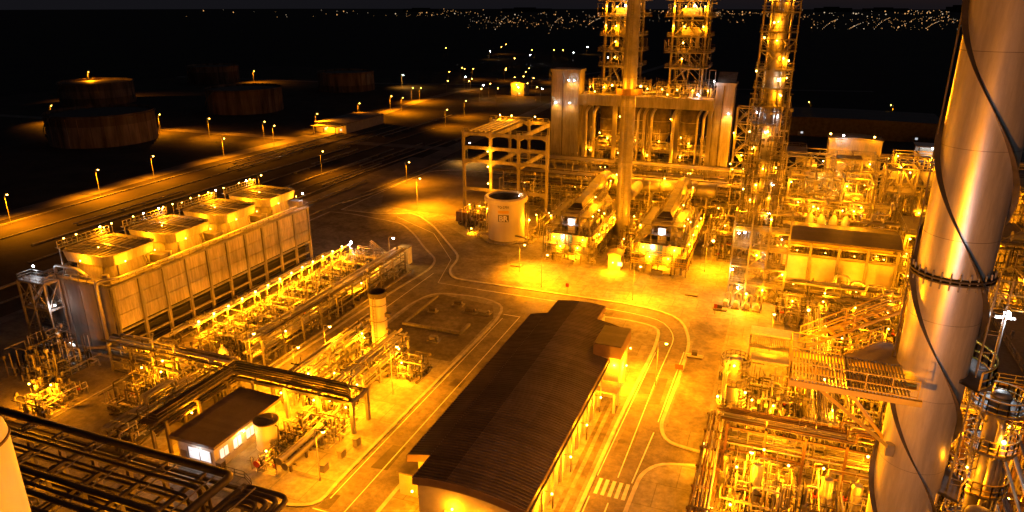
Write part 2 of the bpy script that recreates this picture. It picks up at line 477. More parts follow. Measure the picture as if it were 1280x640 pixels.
# painted road markings
def mark(pts, w=.16): strip(None, 'road_marking', 'paint_white', pts, w, .013, .018, kind='structure')
mark([(-15.2, 32), (-15.2, 74)]); mark([(-15.2, 79.5), (-15.1, 105)] + r2([(-15.0, 112), (-14.6, 126), (-18, 132.5), (-26, 134.2), (-60, 134.3)], 7), .14)
mark([(-17.9, 32), (-17.8, 74.5)]); mark([(-17.9, 79), (-17.0, 118)]); mark([(-13.2, 79), (-12.6, 92)], .18); mark([(-12.5, 95), (-12.1, 120)], .18)
mark([(-45.8, 40), (-45.8, 124)], .14); mark([(-49.0, 62), (-48.9, 122)], .12)
mark([(-74, 90), (-73.8, 140)], .14); mark([(-46, 134.3), (-70, 134.8), (-74, 150), (-88, 168), (-106, 179)], .12)
zc = None
for i in range(6):
    x = -17.5 + i * .92
    poly_sheet('crossing_stripe', [(x, 75.2), (x + .5, 75.2), (x + .5, 78.6), (x, 78.6)], .017, 'paint_white')
mark([(-50, 59.6), (-42.2, 59.6)], .2); mark([(-49.4, 123.8), (-45.9, 123.8)], .2)
# far roads
def road(name, pts, w, m='far_road', z=.014, kerbs=True):
    s = strip(None, name, m, pts, w, z - .02, z, kind='structure')
    return s
road('far_road', [(-217, 90), (-219, 170), (-221, 215), (-217, 290), (-224, 360), (-232, 430), (-232, 480), (-200, 600), (-150, 760)], 8, z=.022)
road('rack_road', [(-134, 176), (-135, 233), (-139, 330), (-143, 445), (-140, 620), (-120, 900)], 8, z=.026)
road('tank_road', [(-470, 279), (-391, 283), (-311, 278), (-216, 279), (-139, 282)], 7, z=.030)
road('back_road', [(-520, 505), (-330, 516), (-262, 534), (-140, 560), (60, 600)], 7, z=.034)
road('east_road', [(-10, 440), (40, 436), (140, 430), (420, 415)], 7, z=.022)
poly_sheet('apron', [(-126, 236), (-92, 236), (-88, 186), (-104, 186), (-118, 190), (-126, 205)], .138, 'far_road')
kr = strip(None, 'apron_kerb', 'kerb', r2([(-130, 186), (-127, 205), (-125, 240), (-113, 244), (-90, 244)], 6), .5, .1, .3, kind='structure')
for i, (x, y0, y1, w, h) in enumerate([(-146, 120, 330, .5, .35), (-152, 90, 300, .4, .3), (-160, 80, 250, .7, .4), (-171, 110, 330, .5, .3), (-183, 120, 270, .6, .35), (-196, 120, 330, .5, .3), (-129.5, 90, 260, .4, .3), (-208, 100, 300, .5, .4)]):
    c = ['beside the rack road', 'left of the rack road', 'midway over the bare ground', 'over the dark ground', 'among the dark plots', 'near the far road', 'right behind the cooling tower', 'next to the far road'][i]
    strip(None, 'low_wall', 'concrete', [(x, y0), (x - 2, (y0 + y1) / 2), (x + 1, y1)], w, 0, h, label=f'long low concrete kerb wall running away {c}', cat='wall', group='low walls on the bare ground')
# sleeper pipes and debris on the bare plots
GP = [o + ' counted from the far road' for o in ('first', 'second', 'third', 'fourth', 'fifth', 'sixth', 'seventh', 'eighth', 'ninth', 'tenth', 'eleventh', 'twelfth', 'thirteenth', 'last')]
for i in range(14):
    x = -205 + i * 5 + RND.uniform(-1.5, 1.5); y0 = RND.uniform(120, 300)
    t = thing('ground_pipe_run', 'low pipe on sleepers across the dark plots, ' + GP[i], 'pipe', (x, y0, 0), 'pipes on the dark plots')
    L_ = RND.uniform(25, 80)
    rod(t, 'pipe', 'jacket_dull', (x, y0, .55), (x, y0 + L_, .55), .25)
    for k in range(int(L_ / 8)): box(t, 'sleeper', 'concrete', x - .6, x + .6, y0 + k * 8 + 1, y0 + k * 8 + 1.4, 0, .32)

# distant city: thousands of tiny lights nobody could count
def light_field(name, spots, m, label):
    v = []; f = []
    for (x, y, z, s) in spots:
        o = len(v)
        v += [(x - s, y, z), (x, y - s, z), (x + s, y, z), (x, y + s, z), (x, y, z + s), (x, y, z - s)]
        f += [(o, o + 1, o + 4), (o + 1, o + 2, o + 4), (o + 2, o + 3, o + 4), (o + 3, o, o + 4), (o + 1, o, o + 5), (o + 2, o + 1, o + 5), (o + 3, o + 2, o + 5), (o, o + 3, o + 5)]
    custom(None, name, v, f, m, at=(-500, 3000, 0), kind='stuff', label=label, cat='city lights')
A21 = math.radians(21)
def cam2plant(x, y): return (x * math.cos(A21) - y * math.sin(A21), x * math.sin(A21) + y * math.cos(A21))
def city(seed, n, white):
    R_ = random.Random(seed); out = []
    clus = [(R_.uniform(-.40, .68), R_.uniform(1 / 9000, 1 / 1750)) for _ in range(60)]
    while len(out) < n:
        if R_.random() < .75:
            a, iv = R_.choice(clus); a += R_.gauss(0, .018); d = 1 / max(1 / 16000, iv + R_.gauss(0, 3e-5))
        else:
            a = R_.uniform(-.45, .72); d = 1 / R_.uniform(1 / 14000, 1 / 1900)
        if d < 1750: continue
        if a < -.06 and (d < 3600 or R_.random() < .3): continue
        if a < -.22 and R_.random() < .5: continue
        if .17 < a < .40 and d < 2500: continue
        x, y = cam2plant(a * d, d)
        s = d * R_.choice((.0002, .0003, .0003, .0004, .0007)) * (1.3 if d > 5000 else 1)
        out.append((x, y, R_.uniform(6, 14), s))
    # streets running towards the viewer
    for a, d0, d1 in ((.42, 1800, 3300), (.455, 1750, 2600), (.49, 1800, 3800), (.52, 1800, 2800), (.56, 1850, 3000), (.05, 1500, 4200), (-.02, 2000, 5000), (.10, 2000, 3600)):
        k = 12
        for i in range(k):
            if R_.random() < .45: continue
            d = d0 + (d1 - d0) * i / k; x, y = cam2plant((a + .02 * i / k) * d, d)
            out.append((x, y, 9, d * .00045))
    return out
light_field('distant_city_lights', city(3, 560, 0), 'glow_city', 'countless small amber lights of the distant city along the horizon')
light_field('distant_white_lights', city(5, 170, 1), 'glow_city_white', 'scattered pinpricks of white light among the distant city glow')
# low skyline on the horizon
for i, (a, d, w, h) in enumerate([(.43, 9000, 420, 46), (.60, 8500, 260, 60), (.50, 9500, 520, 40), (.02, 9000, 600, 40), (-.12, 9500, 500, 36), (.14, 8800, 420, 44)]):
    x, y = cam2plant(a * d, d)
    lab = ['low dark block on the horizon right of the tall column', 'narrow dark tower block on the horizon beside the big steel stack', 'long low block on the right horizon', 'wide low block on the horizon left of the derricks', 'low block on the far left horizon', 'low block on the horizon behind the concrete tower'][i]
    t = thing('horizon_building', lab, 'building', (x, y, 0), 'buildings on the horizon')
    box(t, 'wall', 'sky_far_building', x - w / 2, x + w / 2, y - 60, y + 60, 0, h)
    box(t, 'roof', 'sky_far_building', x - w / 4, x + w / 6, y - 50, y + 50, h, h * 1.3)

# ---------------------------------------------------------------- street lamps
def street_lamp(x, y, h, power, label, col='s', arm=(1, 0), r=.34, group='street lamps', light=True):
    t = thing('street_lamp', label, 'street lamp', (x, y, 0), group)
    lathe(t, 'pole', 'steel', x, y, 0, [(0.14, 0), (.14, .4), (.08, .5), (.06, h), (0, h)], 8)
    ax, ay = x + arm[0] * 1.3, y + arm[1] * 1.3
    tube(t, 'arm', 'steel', [(x, y, h - .1), (x + arm[0] * .3, y + arm[1] * .3, h + .2), (ax, ay, h + .25)], .05, .3, 6)
    box(t, 'lamp_housing', 'steel', ax - .28, ax + .28, ay - .28, ay + .28, h + .2, h + .36)
    lamp(t, ax, ay, h + .05, power, col, r, light, .15, 'lamp_globe', aim=(arm[0] * .25, arm[1] * .25, -1), cone=150)
    return t
SL = [
 (-104, 188.3, 10, 16000, 's', 'street lamp on the bend of the road beside the pale apron'),
 (-207.4, 131.6, 9, 12000, 's', 'street lamp at the left edge of the far road'),
 (-211.7, 165.1, 9, 14000, 's', 'brightest street lamp on the far road left of the cooling tower'),
 (-212.8, 188.8, 9, 9000, 's', 'tall street lamp on the far road in front of the nearest storage tank'),
 (-214.9, 226.8, 9, 8000, 's', 'street lamp on the far road below the middle storage tank'),
 (-376.1, 273.9, 9, 9000, 's', 'leftmost street lamp on the tank road'),
 (-355.8, 268, 9, 6000, 's', 'street lamp on the tank road just above the nearest storage tank'),
 (-294.2, 269.6, 9, 8000, 's', 'street lamp on the tank road right of the nearest storage tank'),
 (-261, 267.9, 9, 8000, 's', 'street lamp on the tank road below the middle storage tank'),
 (-229.3, 269.3, 9, 7000, 's', 'left lamp of the pair where the tank road meets the far road'),
 (-217.3, 261.3, 9, 7000, 's', 'right lamp of the pair where the tank road meets the far road'),
 (-222, 300.3, 9, 8000, 's', 'street lamp just left of the low depot building'),
 (-224.4, 343, 9, 8000, 's', 'street lamp behind the right end of the low depot building'),
 (-224.9, 379, 9, 8000, 's', 'left lamp of the pair on the far road past the depot'),
 (-214.6, 374.4, 9, 9000, 's', 'bright right lamp of the pair on the far road past the depot'),
 (-234.3, 423.1, 9, 7000, 's', 'street lamp farther along the far road, left of two'),
 (-229.3, 425, 9, 7000, 's', 'street lamp farther along the far road, right of two'),
 (-167.2, 337.1, 9, 6000, 's', 'street lamp on the dark plots above the lit rack road'),
 (-173.2, 374.1, 9, 6000, 's', 'street lamp beyond the dark plots before the gate cabin'),
 (-160.9, 218.4, 9, 3500, 's', 'lone lamp on the dark plots right of the depot'),
 (-123.7, 217, 8, 5000, 's', 'street lamp at the curved kerb of the rack road'),
 (-119, 259, 8, 2500, 'w', 'small white lamp by the rack road next to a white post'),
 (-157.2, 146.1, 8, 2000, 's', 'lamp behind the middle fans of the cooling tower'),
 (-158.9, 181.5, 8, 2600, 's', 'lamp on the dark plots above the far cooling tower fan'),
 (-421, 490, 9, 9000, 's', 'street lamp behind the small far tank'),
 (-286.3, 502.6, 9, 6000, 'w', 'white lamp right of the farthest right storage tank'),
 (13, 430, 10, 9000, 's', 'tall orange lamp on the east road beside the tall column'),
 (54, 432, 10, 7000, 's', 'orange lamp on the east road near the big steel stack'),
 (-448, 358, 18, 14000, 's', 'high bright mast lamp behind the leftmost storage tanks'),
 (-54.9, 148, 7, 12000, 's', 'short lamp post at the edge of the gravel patch below the emblem tank'),
 (-79.5, 172, 1.4, 700, 's', 'low bollard lamp left of the emblem tank'),
 (-14.9, 106, 8, 7500, 's', 'lamp post standing over the road beside the long dark roof'),
 (-71.5, 93.5, 7, 4500, 's', 'lamp post at the kerb left of the small pale chimney'),
 (-73, 86.5, 6, 3500, 's', 'short lamp post where the lit side road ends'),
 (-86.5, 141.5, 7, 1800, 'w', 'white lamp post at the end of the bright exchanger bank'),
 (-54.5, 87.5, 9, 7000, 's', 'added lamp post at the right of the pump yard racks'),  # this post and those below it added to spread light over the yards
 (-52.3, 64.5, 8, 6000, 's', 'added lamp post at the kerb corner near the twin header pipes'),
 (-80.5, 84.8, 8, 4500, 's', 'added lamp post between the bright bank and the pipe bridge'),
 (-46.8, 140.5, 8, 9000, 's', 'added lamp post on the kerb between the emblem tank and the long roof'),
 (-26, 140.5, 8, 9000, 's', 'added lamp post on the yard edge below the right heater'),
]
for x, y, h, p, c, lab in SL: street_lamp(x, y, h, p * (1.5 if y > 165 or x < -150 else 1), lab, c, (1, 0) if x < -12 else (-1, 0))
R3 = random.Random(4)
for i in range(46):
    a = R3.uniform(-.10, .09) if i < 34 else R3.uniform(-.02, .16); d = 1 / R3.uniform(1 / 660, 1 / 470) if i < 30 else 1 / R3.uniform(1 / 1100, 1 / 600)
    x, y = cam2plant(a * d, d)
    street_lamp(x, y, 9, 1800, 'small street lamp in the distant cluster left of the concrete tower', 'w' if R3.random() < .12 else 's', (1, 0), .45 if d < 700 else .6, 'distant street lamps', light=(i % 3 == 0))

# ---------------------------------------------------------------- storage tanks
def storage_tank(x, y, r, h, label):
    t = thing('storage_tank', label, 'storage tank', (x, y, 0), 'oil storage tanks')
    n = 40
    for i in range(3):
        lathe(t, 'shell_course', 'tank_old', x, y, h / 3 * i, [(r - .02 * i, 0), (r - .02 * i, h / 3 - .12), (r + .06, h / 3 - .1), (r + .06, h / 3)], n)
    lathe(t, 'roof', 'steel_dark', x, y, h - 1.4, [(0, .5), (r * .5, .3), (r - .3, 0)], n)
    lathe(t, 'wind_girder', 'tank_old', x, y, h - .9, [(r + .05, 0), (r + .8, .02), (r + .8, .2), (r + .05, .22)], n)
    for k in range(28):
        a = 2 * pi * k / 28
        box(t, 'stiffener', 'tank_old', x + r * math.cos(a) - .12, x + r * math.cos(a) + .12, y + r * math.sin(a) - .12, y + r * math.sin(a) + .12, 0, h - .95)
    k = MB(); m_ = 16; R_ = r + .9
    for i in range(m_):
        a0 = -2.6 + i * .06; k.bar((x + R_ * math.cos(a0), y + R_ * math.sin(a0), h * i / m_), (x + R_ * math.cos(a0 + .06), y + R_ * math.sin(a0 + .06), h * (i + 1) / m_), .35)
    k.build(t, 'spiral_stair', 'steel')
storage_tank(-302, 244, 23, 14, 'nearest rusty storage tank at the left behind the far road')
storage_tank(-310, 351, 22, 14, 'middle storage tank above the lit tank road')
storage_tank(-427, 346, 22, 14, 'storage tank at the far left behind the nearest one')
storage_tank(-316, 470, 21, 14, 'farthest right storage tank by the back road')
storage_tank(-452, 478, 20, 14, 'small far tank between the leftmost and middle tanks')

# low depot and gate cabin on the plots
def hut(name, label, x0, x1, y0, y1, h, wall='wall_render', roof='roof_sheet', cat='building', doors=1, over=.5, group=None):
    t = thing(name, label, cat, ((x0 + x1) / 2, (y0 + y1) / 2, 0), group)
    box(t, 'wall', wall, x0, x1, y0, y1, 0, h)
    ry = (x0 + x1) / 2
    custom(t, 'roof', [(x0 - over, y0 - over, h), (x1 + over, y0 - over, h), (x1 + over, y1 + over, h), (x0 - over, y1 + over, h), (ry, y0 - over, h + .5), (ry, y1 + over, h + .5), (x0 - over, y0 - over, h - .2), (x1 + over, y0 - over, h - .2), (x1 + over, y1 + over, h - .2), (x0 - over, y1 + over, h - .2)],
           [(0, 4, 5, 3), (4, 1, 2, 5), (0, 6, 7, 1, 4), (2, 8, 9, 3, 5), (0, 3, 9, 6), (1, 7, 8, 2), (6, 9, 8, 7)], roof)
    for i in range(doors):
        xx = x0 + (x1 - x0) * (i + .5) / doors
        box(t, 'door', 'steel', xx - .5, xx + .5, y0 - .05, y0 + .05, .1, 2.2)
        box(t, 'window', 'glow_window', xx + .8, xx + 1.9, y0 - .04, y0 + .05, 1.2, 2.2)
    return t
d_ = hut('depot_building', 'long low depot building beside the far road', -222, -204, 300, 336, 5, 'wall_render', 'concrete_dark', doors=2)
box(d_, 'loading_canopy', 'concrete', -221, -206, 294.5, 299.8, 3.6, 3.9)
for x in (-220, -207): box(d_, 'canopy_post', 'steel', x - .15, x + .15, 295, 295.3, 0, 3.6)
lamp(d_, -213, 297, 3.2, 2500, 's', .4)
g_ = hut('gate_cabin', 'boxy gate cabin by the distant street lamps', -185, -175, 480, 490, 9, 'wall_render', 'concrete_dark')
lamp(g_, -180, 478, 8, 5000, 's', .5)
g2 = hut('far_warehouse', 'dark low warehouse right of the tall column', -5, 70, 375, 412, 9, 'steel_dark', 'roof_sheet', doors=3)
g3 = thing('far_shed_row', 'pale flat shed roofs with white lights beyond the right pipe racks', 'building', (80, 395, 0))
for i in range(4):
    x0 = 62 + i * 26
    box(g3, 'wall', 'wall_render', x0, x0 + 24, 395 + i * 3, 410 + i * 3, 0, 5)
    box(g3, 'roof', 'concrete', x0 - .5, x0 + 24.5, 394 + i * 3, 411 + i * 3, 5, 5.4)
    lamp(g3, x0 + 8, 392 + i * 3, 5, 4500, 'c', .45)
g4 = thing('lit_canopy', 'small brightly lit white canopy behind the right pipe racks', 'canopy', (70, 330, 0))
box(g4, 'roof', 'paint_white', 52, 74, 326, 336, 6, 6.4)
for x in (53, 63, 73): box(g4, 'post', 'steel', x - .2, x + .2, 326.4, 326.8, 0, 6)
box(g4, 'wall', 'wall_render', 52.5, 73.5, 333, 335.5, 0, 5.9)
lamp(g4, 58, 328, 5.5, 2500, 'c', .4); lamp(g4, 68, 324.5, 6, 3500, 'c', .4)
# radio mast behind the tower
t = thing('lattice_mast', 'thin dark mast rising behind the concrete tower', 'mast', (-104, 420, 0))
lathe(t, 'shaft', 'steel', -104, 420, 0, [(1.4, 0), (1.1, 22), (.5, 24), (.15, 62), (0, 62)], 8)
for z in (22, 40): lathe(t, 'collar', 'steel', -104, 420, z, [(.2, 0), (1.5, 0), (1.5, .3), (.2, .3)], 10)
# ================================================================ cooling tower
CX0, CX1, CY0, CY1, CH = -121, -106, 81, 137, 14
ct = thing('cooling_tower', 'long concrete cooling tower with four lit fan housings on its deck', 'cooling tower', ((CX0 + CX1) / 2, (CY0 + CY1) / 2, 0))
box(ct, 'inner_shade_box', 'opening_shade', CX0 + 1.2, CX1 - 1.2, CY0 + 1, CY1 - 1, 0, 5.6)  # solid near-black box; shade behind the louvres put into its colour
box(ct, 'body_wall', 'concrete_dark', CX0 + .3, CX1 - .45, CY0 + .2, CY1 - .2, 5.5, CH - .3)
box(ct, 'basin', 'concrete', CX0 - 1, CX1 + 1.4, CY0 - .6, CY1 + .6, 0, .55)
box(ct, 'deck', 'concrete', CX0 - .2, CX1 + .35, CY0 - .2, CY1 + .2, CH - .3, CH)
ys = lin(CY0 + .3, CY1 - .3, 11)
for y in ys:
    box(ct, 'post', 'concrete', CX1 - .3, CX1 + .25, y - .25, y + .25, .5, CH - .31)
    box(ct, 'post', 'concrete', CX0 - .1, CX0 + .4, y - .25, y + .25, .5, CH - .31)
for j in range(3):
    z0 = 5.7 + j * 2.65
    for a, b in zip(ys[:-1], ys[1:]):
        box(ct, 'cladding_panel', 'cladding', CX1 - .44 + RND.uniform(0, .05), CX1 - .06, a + .28, b - .28, z0, z0 + 2.56)
for a, b in zip(ys[:-1], ys[1:]):
    for z in (2.7, 5.25): box(ct, 'rail_beam', 'concrete', CX1 - .22, CX1 + .1, a + .25, b - .25, z - .17, z + .17)
    for k in range(3): bar(ct, 'louvre', 'louvre', (CX1 - .9, (a + b) / 2, 1.0 + k * 1.4), (CX1 - .5, (a + b) / 2, 1.5 + k * 1.4), (b - a) - .6, .08)
# south end: dark wall, access frame, riser pipe
for i in range(4):
    box(ct, 'end_panel', 'concrete_dark', CX0 + .3 + i * 3.6, CX0 + 3.75 + i * 3.6, CY0 - .06, CY0 + .19, 1, CH - .35)
tube(ct, 'riser_pipe', 'jacket', [(CX1 - 2.2, CY0 - .8, 2.5), (CX1 - 2.2, CY0 - .8, CH + 1), (CX1 - .8, CY0 + .6, CH + 1), (CX1 - .2, CY0 + 2, CH + .9), (CX1 - .2, CY1 - 4, CH + .9)], .32, 1.2)
tube(ct, 'riser_pipe', 'jacket_dull', [(CX1 - 2.2, CY0 - .8, 2.5), (CX1 - 5, CY0 - 2.5, 2.5), (CX0 - 4, CY0 - 2.8, 2.3)], .28, 1)
fx = [CX0 - 3.4, CX0 - .4, CX0 + 3.2, CX0 + 6]; fy = [CY0 - 3.4, CY0 - .7]
frame(ct, fx[:3], fy, [4.5, 9, CH], 'steel', .3, .22, .5)
deck(ct, fx[0], fx[2], fy[0], fy[1], CH + .05); deck(ct, fx[0], fx[2], fy[0], fy[1], 9.05); deck(ct, fx[0], fx[2], fy[0], fy[1], 4.55)
stair(ct, (fx[0] + .5, fy[0] + .8, .1), (fx[2] - .5, fy[0] + .8, 4.5)); stair(ct, (fx[2] - .5, fy[1] - .8, 4.5), (fx[0] + .5, fy[1] - .8, 9)); stair(ct, (fx[0] + .5, fy[0] + .8, 9), (fx[2] - .5, fy[0] + .8, CH))
rail_rect(ct, CX0, CX1 + .2, CY0, CY1, CH, 'steel')
lamp(ct, CX0 - 2, CY0 - 1, CH + 2, 500, 'c', .25); lamp(ct, CX0 + 4, CY0 - 2.8, 10, 350, 'c', .2); lamp(ct, CX0 + 6, CY0 - 2.8, 3, 350, 'c', .2)
tube(ct, 'deck_pipe', 'jacket', [(CX0 + .5, CY0 + 1.2, CH + .1), (CX0 + .5, CY0 + 1.2, CH + 1.8), (CX0 + 6, CY0 + 1.2, CH + 1.8), (CX0 + 8.5, CY0 + 1.2, CH + .6)], .3, 1)
def octo(cx, cy, hx, hy, ch): return [(cx - hx + ch, cy - hy), (cx + hx - ch, cy - hy), (cx + hx, cy - hy + ch), (cx + hx, cy + hy - ch), (cx + hx - ch, cy + hy), (cx - hx + ch, cy + hy), (cx - hx, cy + hy - ch), (cx - hx, cy - hy + ch)]
def ring_wall(parent, name, m, levels, cap=None):
    v = []; f = []
    for z, P in levels: v += [(x, y, z) for x, y in P]
    n = len(levels[0][1])
    for k in range(len(levels) - 1):
        for i in range(n):
            j = (i + 1) % n; f.append((k * n + i, k * n + j, (k + 1) * n + j, (k + 1) * n + i))
    if cap: f.append(tuple((len(levels) - 1) * n + i for i in range(n)))
    return custom(parent, name, v, f, m)
for q, yc in enumerate((88.2, 102.2, 116.2, 130.0)):
    xc = -113.3
    ring_wall(ct, 'fan_plenum', 'concrete', [(CH, octo(xc, yc, 5.0, 4.7, 1.8)), (16.8, octo(xc, yc, 4.6, 4.3, 1.7))])
    for a in range(8):
        P = octo(xc, yc, 5.15, 4.85, 1.8); Q = octo(xc, yc, 4.7, 4.4, 1.7)
        bar(ct, 'plenum_rib', 'steel', (*P[a], CH), (*Q[a], 16.9), .22)
    sh = ring_wall(ct, 'fan_shroud', 'concrete', [(16.5, octo(xc, yc, 4.6, 4.3, 1.5)), (16.75, octo(xc, yc, 5.7, 5.4, 1.3)), (18.7, octo(xc, yc, 6.0, 5.7, 1.3)), (18.7, octo(xc, yc, 5.7, 5.4, 1.2)), (18.2, octo(xc, yc, 5.5, 5.2, 1.2))])
    ring_wall(sh, 'fan_opening', 'concrete', [(18.0, octo(xc, yc, 5.6, 5.3, 1.2)), (18.12, octo(xc, yc, 5.4, 5.1, 1.2))], True)
    for k in range(9):
        box(sh, 'grille_bar', 'steel', xc - 5 + k * 1.25 - .08, xc - 5 + k * 1.25 + .08, yc - 5, yc + 5, 18.3, 18.5)
    box(sh, 'grille_bar', 'jacket', xc - 5.4, xc + 5.4, yc - .15, yc + .15, 18.52, 18.7)
    lamp(ct, xc - 5.2, yc + 3.6, 20.4, 1000, 's', .14, drop=.1); lamp(ct, xc + 3.6, yc - 5.0, 20.2, 700, 's', .14, drop=.1)  # extra lamps added above each housing to brighten the fan tops
    railing(ct, [(xc - 6.2, yc - 5.4, 18.9), (xc - 6.2, yc + 5.4, 18.9)], 'steel', 1.3, .14, 1.0)
    box(ct, 'walkway', 'grating', xc - 7.0, xc - 6.1, yc - 5.4, yc + 5.4, 18.85, 18.98)
    for px_, py_ in ((-6.4, -5), (-6.4, 5)): box(ct, 'post', 'steel', xc + px_ - .1, xc + px_ + .1, yc + py_ - .1, yc + py_ + .1, CH, 18.9)
    box(ct, 'gearbox_housing', 'steel', xc + 3, xc + 5.9, yc + 5.5, yc + 7.2, CH, CH + 1.5)
    cylv(ct, 'fan_motor', 'jacket_dull', xc + 5.2, yc - 6, CH, CH + 1.6, .6)
    lamp(ct, xc + 7.0, yc - 3, 17.4, 950, 's', .18, drop=.1); lamp(ct, xc + .5, yc - 6.6, 17.8, 950, 's', .18, drop=.1)
    lamp(ct, xc + 7.0, yc + 3.5, 17.4, 450, 's', .14, drop=.1)
    lamp(ct, xc - 6.6, yc + 4, 20.3, 350, 's' if q != 1 else 'c', .2, drop=.2)
for k, y in enumerate(lin(82.5, 136, 22)): lamp(ct, -120.6, y, 20.0 if k % 3 else 15.4, 0, 's' if k % 4 else 'c', .2, light=False); box(ct, 'lamp_stem', 'steel', -120.65, -120.55, y - .05, y + .05, CH, 19.9 if k % 3 else 15.3)
lamp(ct, -107.5, 137.5, 17, 900, 'c', .25)

# ================================================================ bright exchanger bank
bank = thing('lamp_gantry', 'long lit gantry with a row of lamps beside the cooling tower', 'gantry', (-97, 113, 0))
bx = -95.5
for i, y in enumerate(lin(88.5, 138, 14)):
    box(bank, 'post', 'steel', bx - .12, bx + .12, y - .12, y + .12, 0, 5.6)
    lamp(bank, bx + .3, y + .2, 5.9, 3400, 's' if i != 13 else 'c', .27, drop=.45)
box(bank, 'beam', 'paint_white', bx - .25, bx + .25, 87.5, 139, 5.2, 5.5)
box(bank, 'walkway', 'grating', bx - .2, bx + 1.5, 87.5, 139, 3.0, 3.12)
railing(bank, [(bx + 1.5, 87.5, 3.1), (bx + 1.5, 139, 3.1)])
stair(bank, (-84, 141, .1), (-91, 140.3, 5)); stair(bank, (-81.5, 139, .1), (-88.5, 138.3, 5))
WHERE = ['nearest the dark pipe bridge', 'second from the dark pipe bridge', 'third from the dark pipe bridge', 'fourth from the dark pipe bridge', 'fifth from the dark pipe bridge', 'in the middle of the bank', 'just past the middle of the bank', 'fourth from the stair end', 'third from the stair end', 'second from the stair end', 'at the stair end']
def h_exchanger(name, label, x, y, z, L_, r, axis='x', m='jacket', group=None, cat='heat exchanger', pipes=True):
    t = thing(name, label, cat, (x, y, 0), group)
    d = Vector((1, 0, 0)) if axis == 'x' else Vector((0, 1, 0))
    c = Vector((x, y, z)); a = c - d * L_ / 2; b = c + d * L_ / 2
    M, l = align(a, b)
    put(t, 'shell', unit('drum', m), M @ Matrix.Diagonal((r, r, l, 1)))
    for s in (-.42, .3, .44): rod(t, 'flange', 'steel', c + d * (L_ * s - .08), c + d * (L_ * s + .08), r * 1.22, 'cyl')
    for s in (-.28, .25):
        p = c + d * L_ * s
        if axis == 'x': box(t, 'saddle', 'concrete', p.x - .25, p.x + .25, y - r * .9, y + r * .9, 0, z - r * .6)
        else: box(t, 'saddle', 'concrete', x - r * .9, x + r * .9, p.y - .25, p.y + .25, 0, z - r * .6)
    if pipes:
        o = Vector((0, 1, 0)) if axis == 'x' else Vector((1, 0, 0))
        for s, sg in ((-.35, 1), (.36, -1)):
            p = c + d * L_ * s
            tube(t, 'nozzle_pipe', 'jacket_dull', [p, p + Vector((0, 0, r + .8)), p + Vector((0, 0, r + .8)) + o * 1.2 * sg, p + o * 1.2 * sg + Vector((0, 0, -z + .2))], r * .32)
    return t
for i in range(11):
    y = 90.5 + i * 4.6
    h_exchanger('heat_exchanger', f'silver tube heat exchanger lying across the bright bank, {WHERE[i]}', -89.5, y, 3.2, 8.5, .36, 'x', 'jacket', 'exchangers in the bright bank')
    R_ = random.Random(100 + i)
    t = thing('pump_set', f'pump and valve cluster in the bright bank, {WHERE[i]}', 'pump', (-91, y + 2.2, 0), 'pumps in the bright bank')
    for k in range(3):
        x = -93.5 + k * 2.9
        box(t, 'plinth', 'concrete', x - .9, x + .9, y + 1.5, y + 2.9, 0, .5)
        rod(t, 'motor', 'jacket_dull', (x - .7, y + 2.2, .95), (x + .2, y + 2.2, .95), .4, 'cyl')
        rod(t, 'casing', 'steel', (x + .3, y + 2.2, .95), (x + .75, y + 2.2, .95), .5, 'cyl')
        tube(t, 'discharge_pipe', 'jacket', [(x + .5, y + 2.2, 1.2), (x + .5, y + 2.2, 2.2 + R_.random()), (x + 1.6, y + 2.2, 2.2 + R_.random()), (x + 1.6, y + 2.2, 4.2)], .14)
        cylv(t, 'valve', 'steel', x + 1.6, y + 2.2, 2.9, 3.3, .3)
fine(bank, -95, -84.5, 87.5, 139, .3, 5, 520, 17, ('jacket', 'steel'))
t = thing('low_bund_wall', 'low concrete edge round the bright exchanger bank', 'wall', (-90, 86.5, 0))
box(t, 'south_wall', 'concrete', -97.5, -79.4, 86.2, 86.6, 0, .6); box(t, 'west_wall', 'concrete', -97.9, -97.5, 86.2, 140, 0, .6); box(t, 'east_wall', 'concrete', -79.4, -79.0, 86.2, 139, 0, .5)
t = thing('white_cabinet', 'tall white cabinet at the far end of the bright bank', 'cabinet', (-83, 143.5, 0))
box(t, 'body', 'paint_white', -84.5, -82, 142.5, 144.5, 0, 4.4); box(t, 'lid', 'steel', -84.65, -81.85, 142.35, 144.65, 4.4, 4.6)
for k in range(2): box(t, 'door', 'wall_render', -84.3 + k * 1.15, -83.3 + k * 1.15, 142.44, 142.52, .3, 4.0)

